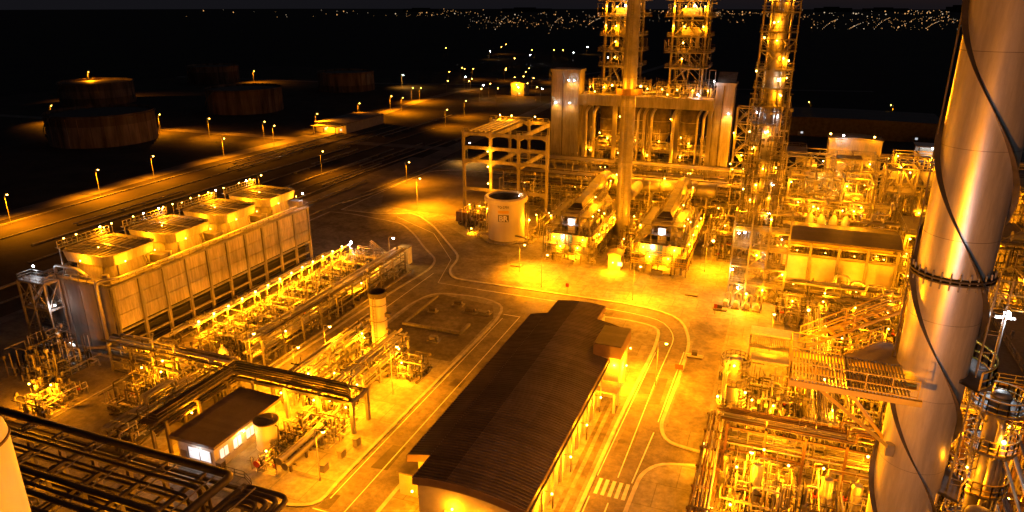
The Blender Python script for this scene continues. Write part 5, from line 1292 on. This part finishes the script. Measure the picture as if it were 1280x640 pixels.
def struct(name, label, x0, x1, y0, y1, zs, nx, ny, seed, lamps=6, lp=1700, m='steel', brace=.5, decks=.5, eq=8, pipes=16, lampside=True, tone=('jacket', 'jacket_dull', 'steel', 'steel')):
    R_ = random.Random(seed); t = thing(name, label, 'structure', ((x0 + x1) / 2, (y0 + y1) / 2, 0))
    xs, ys_ = lin(x0, x1, nx), lin(y0, y1, ny)
    frame(t, xs, ys_, zs, m, .38, .28, brace, R_)
    for z in zs:
        for a, b in zip(xs[:-1], xs[1:]):
            if R_.random() < decks: deck(t, a, b, y0, y1, z + .12)
    for k in range(eq):
        z = R_.choice([0] + zs[:-1]) + .15; x = R_.uniform(x0 + 1, x1 - 3); y = R_.uniform(y0 + .8, y1 - .8)
        if R_.random() < .6: rod(t, 'drum', R_.choice(tone), (x, y, z + 1.2), (x + R_.uniform(2, 4), y, z + 1.2), R_.uniform(.5, 1.0), 'cyl')
        else: box(t, 'equipment_box', R_.choice(tone), x, x + R_.uniform(1, 2.5), y - .6, y + .6, z, z + R_.uniform(1, 2.4))
    for k in range(pipes):
        r = R_.uniform(.1, .3); x = R_.uniform(x0, x1); y = R_.choice((y0 - .6, R_.uniform(y0, y1), y1 + .6)); z = R_.choice(zs) * R_.uniform(.5, 1); w = R_.uniform(-.6, .6) * (x1 - x0); w = max(x0 - x - 1, min(x1 - x + 1, w))
        tube(t, 'pipe', R_.choice(tone), [(x, y, R_.choice((0, 0, z * .3))), (x, y, z), (x + w, y, z), (x + w, y, z + R_.uniform(-3, 3))], r, n=7)
    fine(t, x0, x1, y0 - 1, y1 + 1, .2, zs[-1] + 1, int((x1 - x0) * (y1 - y0) * 1.5), seed)
    fine(t, x0, x1, y0 - 1, y0 + 1, .2, zs[-1], int((x1 - x0) * 3), seed + 1)
    for k in range(lamps):
        z = R_.choice(zs) - .8; x = R_.uniform(x0, x1); y = y0 - .5 if (lampside and k % 3) else R_.uniform(y0, y1); lamp(t, x, y, z, lp * .8 * R_.uniform(.6, 1.3), 's' if R_.random() < .9 else 'w', .24, drop=.15)
    return t
struct('process_structure', 'braced steel structure behind the dark roofed shelter', 3, 22, 184, 196, [5, 10, 15, 20], 4, 3, 301, 9, 2300, brace=.9, decks=.15)
struct('process_structure', 'tall braced structure with orange floors right of the tall column', 1, 25, 206, 220, [6, 12, 17, 21.5], 5, 3, 302, 9, 2600, brace=.85, decks=.25, eq=16)
struct('process_structure', 'wide process structure with rounded vessels behind the big steel stack', 27, 62, 196, 214, [6, 12, 18], 6, 3, 303, 12, 2800, brace=.6, decks=.25, eq=18)
struct('process_structure', 'lower pipe structure right of the dark roofed shelter', 28, 52, 168, 184, [4.5, 9, 13], 5, 3, 304, 10, 2500, brace=.6, decks=.25, eq=14)
struct('process_structure', 'slender braced frame between the shelter and the orange floored structure', -4, 26, 198, 203, [6, 12, 18, 23], 6, 2, 305, 7, 1500, brace=.95, decks=.1, eq=6)
struct('process_structure', 'high pipe lattice towards the big stack behind the vessels', 30, 52, 218, 223, [6, 12, 18, 22], 5, 2, 307, 8, 1800, brace=.9, decks=.15, eq=8)
struct('process_structure', 'braced frame of light pipes just behind the dark roofed shelter', 2, 27, 178, 182.5, [5, 10, 15.5], 6, 2, 308, 8, 1300, brace=.9, decks=.1, eq=6, pipes=26, tone=('jacket', 'jacket', 'steel'))
struct('process_structure', 'tall narrow lattice frame beside the filter cones', 24.5, 31, 186, 192, [6, 12, 18, 24], 3, 2, 306, 4, 1500, brace=1, decks=.3, eq=4)
t = hut('rack_house', 'orange lit flat house on top of the right structures', 13, 27, 224, 232, 24, 'cladding', 'concrete_dark', 'building', 2, .3)
lamp(t, 13, 222.5, 25.5, 350, 's', .35); lamp(t, 16.5, 222.5, 25.2, 900, 'c', .3); lamp(t, 24.5, 222.5, 25.2, 350, 's', .35)
pipe_rack('pipe_rack', 'far right elevated pipe rack with red lit edge', 'x', 25, 75, 224, 230, 7, [14, 19], 7, 'steel', .15, .4, seed=64, lamps=5, lp=2200)
pipe_rack('pipe_rack', 'pipe rack linking the tall column and the right structures', 'x', -6, 40, 176, 181.5, 6, [5, 8.5, 12], 7, 'steel', .12, .35, seed=65, lamps=7, lp=900, lampz=7)
pipe_rack('pipe_rack', 'pipe rack in front of the dark roofed shelter', 'x', 3, 40, 150, 153.5, 6, [2.6, 4.6], 6, 'steel', .12, .3, seed=66, lamps=6, lp=1500)
for i, (x, y, r, h) in enumerate([(34, 160, 2.2, 12), (40, 163, 1.8, 15), (46, 158, 2.4, 10)]):
    column('process_vessel', 'upright vessel with ring platforms right of the dark roofed shelter, ' + ['left one', 'middle tall one', 'right squat one'][i], x, y, h, r, [4.5, 9], 'jacket', [(-1.6, 6, 1500, 's'), (-1.2, 10, 1500, 's')], 'vessels beyond the shelter', seed=20 + i, npipe=3, ext=1.2)
for i, (x0, x1, y0, y1, h, n, lab) in enumerate([(3, 26, 138, 148, 3.6, 44, 'pump piping on the bright floor before the dark roofed shelter'), (27, 48, 138, 152, 6, 36, 'piping on the bright floor right of the shelter'), (24, 60, 186, 194, 9, 30, 'tall piping behind the right vessels')]):
    manifold('pipe_cluster', lab, x0, x1, y0, y1, h, n, 230 + i, r=(.1, .26), lamps=4, lp=1100)
# ================================================================ right foreground unit
t = thing('air_cooler', 'white topped air cooler with fins at the edge of the right unit', 'air cooler', (2.4, 117, 0))
for k, (a, b) in enumerate(((-1.0, 5.8),)):
    box(t, 'top_plate', 'paint_white', a, b, 116.6, 119.6, 7.2, 7.5); box(t, 'lower_plate', 'tank_cream', a + .6, b - .2, 112.6, 115.4, 4.2, 4.45)
    for i in range(22): box(t, 'fin', 'steel', a + .2 + i * .3, a + .3 + i * .3, 115.9, 116.5, 5.7, 7.1)
    for x in (a + .1, b - .1):
        for y in (112.8, 116.2, 119.4): box(t, 'leg', 'steel', x - .12, x + .12, y - .12, y + .12, 0, 7.2)
    box(t, 'header_box', 'steel', a, b, 115.7, 116.58, 5.2, 5.65)
street_lamp(2.5, 126, 8, 6000, 'lamp post just behind the white topped air cooler', 's', (0, -1), .35)
street_lamp(11, 124, 8, 5000, 'lamp post among the pumps right of the air cooler', 's', (0, -1), .32)
column('process_vessel', 'upright vessel with lit ring platforms at the left edge of the right unit', -2.4, 97.5, 11.5, .95, [4.5, 8, 10.8], 'jacket', [(-1.6, 11.5, 1300, 's'), (-.6, 7, 900, 's'), (-2.6, 5.5, 700, 's')], None, npipe=4, seed=41, ext=1.2)
pipe_rack('pipe_rack', 'wide pipe rack crossing the right unit beneath the stack platform', 'x', -2.2, 32, 86, 91, 4.6, [4.2, 7.6], 9, 'primer', .06, .16, ('jacket', 'jacket_dull', 'primer', 'primer', 'steel'), seed=71, lamps=3, lp=900, braces=.2)
pipe_rack('pipe_rack', 'narrow pipe rack along the left edge of the right unit', 'y', 66, 92, -5.0, -2.6, 4.4, [2.6, 5.0], 5, 'primer', .08, .18, ('jacket', 'primer', 'steel'), seed=72, lamps=2, lp=900, braces=.4)
pipe_rack('pipe_rack', 'pipe rack running back through the bright floor of the right unit', 'y', 94, 134, 8.2, 11.6, 5.5, [3.4, 6.0], 6, 'steel', .09, .22, seed=73, lamps=4, lp=900, braces=.3)
for i, (x0, x1, y0, y1, h, n, lab, lp) in enumerate([
    (-1.8, 6, 62, 72, 5, 40, 'crowded upright pipes at the bottom edge left of the big stack', 2600),
    (-1.8, 7, 73, 83, 6.5, 40, 'tall upright pipes before the wide pipe rack', 3000),
    (7.5, 20, 70, 83, 6, 44, 'upright pipes below the stack platform', 2600),
    (-1, 8, 94, 111, 4.5, 26, 'pipework on the bright floor behind the wide pipe rack', 1700),
    (12.5, 26, 94, 114, 6, 34, 'pipework behind the big steel stack foot', 2000),
    (20, 36, 84, 96, 7, 40, 'pipework glimpsed behind the white lamp mast', 3000),
    (12, 24, 118, 134, 4.5, 30, 'pump pipework right of the lamp posts', 1600)]):
    manifold('pipe_cluster', lab, x0, x1, y0, y1, h, n, 250 + i, ('steel_dark', 'jacket', 'jacket_dull', 'primer', 'steel', 'steel_dark'), (.06, .2), lamps=3, lp=lp)
WX = ['leftmost', 'second from left', 'third from left', 'fourth from left', 'rightmost']
for i, x in enumerate((0.5, 4.5, 8.5, 12.5, 16.5)):
    h_exchanger('heat_exchanger', f'silver exchanger on the bright floor behind the wide pipe rack, {WX[i]}', x, 101.5 + (i % 2) * 4, 1.7, 7, .6, 'y', 'jacket', 'exchangers of the right unit')
for i, (x, y, h) in enumerate(((2, 78.5, 7.5), (5.2, 70, 5.5), (9.8, 77, 8.5), (13.4, 80, 6.5), (0.4, 68, 4.6))):
    t = thing('settling_drum', 'slim upright drum among the bright pipes, ' + ['behind the bright lamp', 'near the bottom edge', 'tallest one by the big stack', 'nearest the wide pipe rack', 'lowest at the bottom left'][i], 'vessel', (x, y, 0), 'upright drums')
    lathe(t, 'shell', 'jacket', x, y, 0, [(.55, 0), (.55, 1), (.7, 1.05), (.7, h - .5), (.5, h - .1), (0, h)], 16)
    for z in (1.4, h * .6): lathe(t, 'band', 'steel', x, y, z, [(.7, 0), (.78, .02), (.78, .16), (.7, .18)], 16)
    tube(t, 'top_pipe', 'jacket_dull', [(x, y, h - .1), (x, y, h + .8), (x + 1.2, y, h + .8), (x + 1.2, y, .3)], .12)
street_lamp(1.2, 82.6, 7, 4200, 'bright lamp post in front of the wide pipe rack', 's', (0, -1), .4)
struct('process_structure', 'steel structure with orange floors right of the big steel stack', 22, 44, 96, 122, [5, 10, 15], 5, 4, 311, 10, 2000, 'primer', .4, .6, 16, 30)
struct('process_structure', 'near steel structure at the right edge behind the ring platforms', 24, 46, 62, 84, [5, 10, 16], 5, 4, 312, 10, 2000, 'primer', .4, .5, 14, 34)
struct('process_structure', 'steel structure with pipes above the right pump pipework', 26, 50, 126, 148, [5, 9.5, 14], 5, 4, 313, 10, 2000, 'steel', .4, .6, 14, 26)
struct('process_structure', 'tall lattice structure far behind the big stack at the right edge', 40, 70, 150, 166, [6, 12, 18, 24], 5, 3, 314, 10, 2600, 'steel', .5, .6, 14, 26)
t = thing('lamp_mast', 'mast with a blinding white lamp at the right edge beside the big stack', 'lamp mast', (20.7, 70, 0))
lathe(t, 'pole', 'steel', 20.7, 70, 0, [(.35, 0), (.3, 1), (.14, 34), (0, 34)], 10)
box(t, 'crossarm', 'steel', 19.9, 21.5, 69.9, 70.1, 33.5, 33.7)
lamp(t, 20.7, 69.6, 34.1, 8000, 'c', .42, drop=.1)
fine(bpy.data.objects['lamp_mast'], 19.5, 22, 69, 71, 2, 33, 20, 71)
# slim columns at the right edge
column('process_vessel', 'slim column with yellow ring platforms right of the big steel stack', 19.0, 60.5, 30.5, .7, [18, 22, 26, 29.6], 'jacket_dull', [(-1.4, 27.4, 300, 's'), (-2.4, 23, 400, 's')], None, 'paint_yellow', 5, 51, 1.3)
column('process_vessel', 'second slim column near the lower right corner', 16.3, 50.0, 26, 1.0, [14, 19, 23.5], 'jacket_dull', [(-1.8, 25, 200, 's'), (-2.2, 20, 250, 's')], None, 'paint_yellow', 5, 52, 1.3)
for i, x in enumerate((20.5, 23, 25.5, 28)):
    t = thing('riser_bundle', 'bundle of slanting light pipes at the right edge, ' + ['nearest the big stack', 'second from the big stack', 'third from the big stack', 'farthest right'][i], 'pipework', (x, 70, 0), 'pipe bundles at the right edge')
    for k in range(5): tube(t, 'pipe', ('jacket', 'primer', 'jacket_dull')[k % 3], [(x + k * .45, 62 + i, 0), (x + k * .45, 62 + i, 14 + k + i), (x + k * .45, 72 + i, 16 + k + i), (x + k * .45, 72 + i, 6)], .16)
    bar(t, 'support_post', 'primer', (x, 67 + i, 0), (x, 67 + i, 16 + i), .3); bar(t, 'support_arm', 'primer', (x - .5, 67 + i, 15 + i), (x + 3, 67 + i, 15 + i), .3)

# ================================================================ big steel stack
BX, BY, BR = 10.7, 47.1, 2.0
bs = thing('steel_stack', 'huge shiny steel stack with helical fins at the right', 'chimney', (BX, BY, 0))
nsec = 16; hs = 84 / nsec
for k in range(nsec):
    lathe(bs, 'shell_section', 'stack_metal', BX, BY, k * hs, [(BR, 0), (BR, hs)], 96); lathe(bs, 'weld_seam', 'steel', BX, BY, k * hs - .015, [(BR + .006, 0), (BR + .006, .03)], 96)
v = []; f = []
tc_ = math.atan2(-BY, -BX)
for s in range(3):
    v = []; f = []; n = 200; z_top, z_bot = 82.0, 6.0
    for i in range(n + 1):
        z = z_top + (z_bot - z_top) * i / n
        a = tc_ + (47.6 - 7.5 * s - z) / 22.5 * 2 * pi
        for rr, dz in ((BR - .02, .03), (BR + .34, .03), (BR + .34, -.03), (BR - .02, -.03)): v.append((BX + rr * math.cos(a), BY + rr * math.sin(a), z + dz))
    for i in range(n):
        for q in range(4): f.append((i * 4 + q, i * 4 + (q + 1) % 4, i * 4 + 4 + (q + 1) % 4, i * 4 + 4 + q))
    custom(bs, 'helical_fin', v, f, 'steel_dark')
lathe(bs, 'flange_ring', 'steel_dark', BX, BY, 44.6, [(BR - .02, 0), (BR + .3, 0), (BR + .3, .1), (BR + .02, .12), (BR + .02, .2), (BR + .3, .22), (BR + .3, .32), (BR - .02, .32)], 64, False)
for k in range(28):
    a = 2 * pi * k / 28; box(bs, 'flange_bolt', 'steel', BX + (BR + .18) * math.cos(a) - .04, BX + (BR + .18) * math.cos(a) + .04, BY + (BR + .18) * math.sin(a) - .04, BY + (BR + .18) * math.sin(a) + .04, 44.25, 45.3)
rod(bs, 'conduit', 'steel_dark', (BX - 2.2, BY + .35, 30), (BX - 2.2, BY + .35, 84), .05)
# platform on brackets, west of the stack
z = 38.4
pd = custom(bs, 'platform', [(5.4, 46.3, z), (9.0, 46.3, z), (8.7, 49.6, z), (8.0, 49.6, z), (5.4, 46.3, z - .1), (9.0, 46.3, z - .1), (8.7, 49.6, z - .1), (8.0, 49.6, z - .1)], [(0, 1, 2, 3), (7, 6, 5, 4)] + [(i, i + 4, (i + 1) % 4 + 4, (i + 1) % 4) for i in range(4)], 'jacket_dull')
railing(pd, [(9.2, 42, z), (2.2, 42, z), (2.2, 46.4, z), (5.4, 46.4, z), (8.0, 49.6, z)], 'paint_yellow', 1.15, .06, 1.4)
for i in range(34): box(pd, 'grating_bar', 'jacket_dull', 2.34 + i * .195, 2.43 + i * .195, 42.06, 46.25, z - .12, z + .01)
for y in (43.1, 44.2, 45.3): box(pd, 'cross_bar', 'steel', 2.3, 9.0, y - .03, y + .03, z - .17, z - .125)
for y in (42.1, 44.2, 46.3): box(bs, 'platform_beam', 'paint_yellow', 2.2, BX - 1.2, y - .1, y + .1, z - .5, z - .13)
for x in (2.3, 5.6): box(bs, 'platform_beam', 'paint_yellow', x - .1, x + .1, 42.2, 46.2, z - .48, z - .14)
bar(bs, 'platform_strut', 'paint_yellow', (4.0, 42.2, z - .5), (BX - 1.6, BY - 1.4, 32.6), .22); bar(bs, 'platform_strut', 'paint_yellow', (4.6, 46.2, z - .5), (BX - 1.9, BY - .3, 32.6), .22)
box(bs, 'strut_plate', 'steel', BX - 1.9, BX - 1.4, BY - 1.7, BY - 1.2, 32.2, 33.0)
stair(bs, (3.0, 47.4, z), (8.6, 50.4, z + 2.2), 1.0, 'paint_yellow')
ring_deck(bs, BX, BY, 30, BR + .02, BR + 1.3, -.6, 1.2, 12, 'paint_yellow'); ring_deck(bs, BX, BY, 38.4, BR + .02, BR + 1.4, -.9, 1.4, 12, 'paint_yellow')
ladder(bs, BX + 2.3, BY - .6, 20, 45, 1, -.2, 'steel')
lamp(bs, 3.0, 46.6, z + 2.8, 380, 's', .12, drop=.1); lamp(bs, 4.4, 44.2, z - .8, 500, 's', .12, drop=.1); lamp(bs, 12.6, 49.6, 41.5, 500, 'c', .22, drop=.15); lamp(bs, BX + 2.9, BY - 1.2, 32.2, 30, 's', .1, drop=.1)  # lamps above and under the platform added to brighten its deck

# ================================================================ foreground column top, bottom left
t = thing('near_column', 'rounded top of a near tan column at the left edge', 'column', (-32.2, 15.7, 0))
lathe(t, 'shell', 'tank_cream', -32.2, 15.7, 0, [(2.05, 0), (2.05, 41.9)], 48); lathe(t, 'dome', 'tank_cream', -32.2, 15.7, 42, [(2.05, 0), (1.98, .4), (1.75, .85), (1.35, 1.25), (.8, 1.5), (0, 1.6)], 48)
lathe(t, 'seam_band', 'primer', -32.2, 15.7, 41.88, [(2.05, 0), (2.12, .02), (2.12, .12), (2.05, .14)], 48)
lamp(t, -27, 12.4, 36, 600, 's', .1)
# ================================================================ dark pipe rack, bottom left
t = thing('big_pipe_rack', 'dark elevated pipe rack with thick pipes along the bottom left', 'pipe rack', (-70, 46, 0))
for x in lin(-98, -52, 9):
    for y in (38.5, 44.5, 50.5): box(t, 'post', 'concrete_dark', x - .25, x + .25, y - .25, y + .25, 0, 9.2)
    for z in (5.5, 9.2): box(t, 'beam', 'steel_dark', x - .2, x + .2, 37.6, 51.2, z - .45, z - .02)
    box(t, 'walkway_beam', 'steel', x + 2.0, x + 2.12, 38, 50.6, 9.55, 9.7)
for y in (38.3, 44.7, 50.7): box(t, 'rail_beam', 'steel_dark', -99, -50.5, y - .15, y + .15, 8.5, 8.9)
Rp = random.Random(8)
tube(t, 'header_pipe', 'pipe_dark', [(-100, 51.3, 9.75), (-53.8, 51.3, 9.75), (-53.8, 49.2, 9.75), (-53.8, 36, 9.75)], .5, 1.6, 12)
for y, r in ((49.2, .2), (48.3, .3), (46.9, .22), (43.6, .42), (42.2, .25), (41.1, .35), (39.5, .2)):
    e = -55 - (51.3 - y) * .25
    tube(t, 'pipe', 'pipe_dark', [(-100, y, 9.25 + r), (e, y, 9.25 + r), (e, y, 6.0)], r, .8)
for y, r in ((49.5, .3), (48, .25), (46, .35), (42, .3), (40, .3)): rod(t, 'pipe', 'steel_dark', (-100, y, 5.5 + r), (-52, y, 5.5 + r), r)
for k in range(4):
    o = k * .75; tube(t, 'expansion_loop', 'pipe_dark', [(-52.5 + o * .4, 36, 8.6), (-52.5 + o * .4, 51.6 - o, 8.6), (-46.2 - o, 51.6 - o, 8.6), (-46.2 - o, 36, 8.6)], .3, 1.4, 10)
for x in (-46.5, -50.5): 
    for y in (40, 49): box(t, 'post', 'concrete_dark', x - .2, x + .2, y - .2, y + .2, 0, 8.2)
for y in (40, 49): box(t, 'beam', 'steel_dark', -53, -45.6, y - .18, y + .18, 7.85, 8.2)
lamp(t, -80, 43, 4.6, 700, 's', .2); lamp(t, -68, 43, 4.6, 700, 's', .2); lamp(t, -90, 47, 4.6, 600, 's', .2); lamp(t, -60, 46.5, 4.6, 600, 's', .2)
for i, x in enumerate((-90, -82, -73, -64)):
    h_exchanger('heat_exchanger', 'dim exchanger under the dark bottom left pipe rack, ' + ['leftmost', 'second from left', 'third from left', 'rightmost'][i], x, 44, 1.8, 6, .7, 'y', 'jacket_dull', 'exchangers under the dark rack')
poly_sheet('rack_floor', [(-105, 34), (-46, 34), (-46, 57), (-105, 57)], .02, 'yard')
# landing added out of view; its floodlights brighten the big stack
t = thing('added_landing', 'unseen landing added below the viewpoint to floodlight the big stack', 'platform', (3, 15, 0))
deck(t, -1, 9, 12, 17, 38.0, 'grating', True, 'paint_yellow')
for x in (-.8, 8.8):
    for y in (12.2, 16.8): box(t, 'post', 'steel', x - .2, x + .2, y - .2, y + .2, 0, 37.87)
lamp(t, 8.4, 17.4, 40.4, 15000, 'c', .3, drop=.05); lamp(t, -.6, 17.4, 40.4, 17000, 's', .3, drop=.05)
for x in (8.4, -.6): box(t, 'lamp_post', 'steel', x - .05, x + .05, 16.95, 17.05, 38, 40.6)
# ================================================================ small things on the yards and roads
def sign_post(x, y, label, m='red_box', h=2.0, w=.7):
    t = thing('sign_post', label, 'sign', (x, y, 0)); cylv(t, 'post', 'steel', x, y, 0, h, .06); box(t, 'plate', m, x - w / 2, x + w / 2, y - .08, y - .05, h - .5, h + .4)
sign_post(-40.4, 139.4, 'red sign on a post behind the far end of the long dark roof')
sign_post(-8.6, 139.3, 'red sign on a post at the corner of the dark asphalt patch')
t = thing('barrier_board', 'orange barrier board on the kerb beside the curved road', 'barrier', (-11.9, 112, 0))
box(t, 'board', 'red_box', -12.6, -11.2, 111.9, 112.0, .6, 1.5); box(t, 'leg', 'steel', -12.5, -12.4, 111.8, 112.1, .13, .6); box(t, 'leg', 'steel', -11.4, -11.3, 111.8, 112.1, .13, .6)
for i, (x, y, lab) in enumerate([(-7.8, 142, 'small heap of grey gear on the yard before the tall column'), (-14.5, 148, 'flat stack of pipes on the yard right of the right heater'), (-57, 151.5, 'row of short pipes laid on the gravel patch'), (-10, 118.5, 'little pump cart on the verge of the curved road')]):
    t = thing('stored_gear', lab, 'gear', (x, y, 0))
    box(t, 'pallet', 'steel_dark', x - 1.3, x + 1.3, y - .8, y + .8, .13, .3)
    for k in range(4): rod(t, 'pipe_length', ('jacket', 'steel')[k % 2], (x - 1.5, y - .55 + k * .35, .45), (x + 1.5, y - .55 + k * .35, .45), .15)
    if i in (0, 3): box(t, 'crate', 'steel_dark', x - .6, x + .4, y - .4, y + .4, .6, 1.3)
for i, (x, y, lab) in enumerate([(-47.8, 78, 'round manhole cover in the road left of the long dark roof'), (-16.6, 88, 'round manhole cover in the road right of the long dark roof'), (-44, 133, 'round manhole cover in the cross road behind the dark roof'), (-72.5, 120, 'round manhole cover in the lit side road')]):
    lathe(None, 'manhole_cover', 'steel_dark', x, y, .013, [(.55, 0), (.55, .012), (0, .014)], 20, False, label=lab, cat='manhole')
Rq = random.Random(99)
for i in range(16):
    x, y = Rq.choice([(Rq.uniform(-49, -42.5), Rq.uniform(60, 122)), (Rq.uniform(-17.6, -12.8), Rq.uniform(80, 120)), (Rq.uniform(-60, -25), Rq.uniform(131.5, 136.5)), (Rq.uniform(-77, -71), Rq.uniform(88, 140))])
    w, l = Rq.uniform(.5, 1.3), Rq.uniform(1, 5)
    poly_sheet('asphalt_repair', [(x - w, y - l), (x + w, y - l * .9), (x + w * .9, y + l), (x - w * .8, y + l * .95)], .0145 + i * .00005, 'steel_dark' if i % 3 == 0 else 'asphalt_worn')
print('lights', NL[0], 'objects', len(bpy.data.objects))
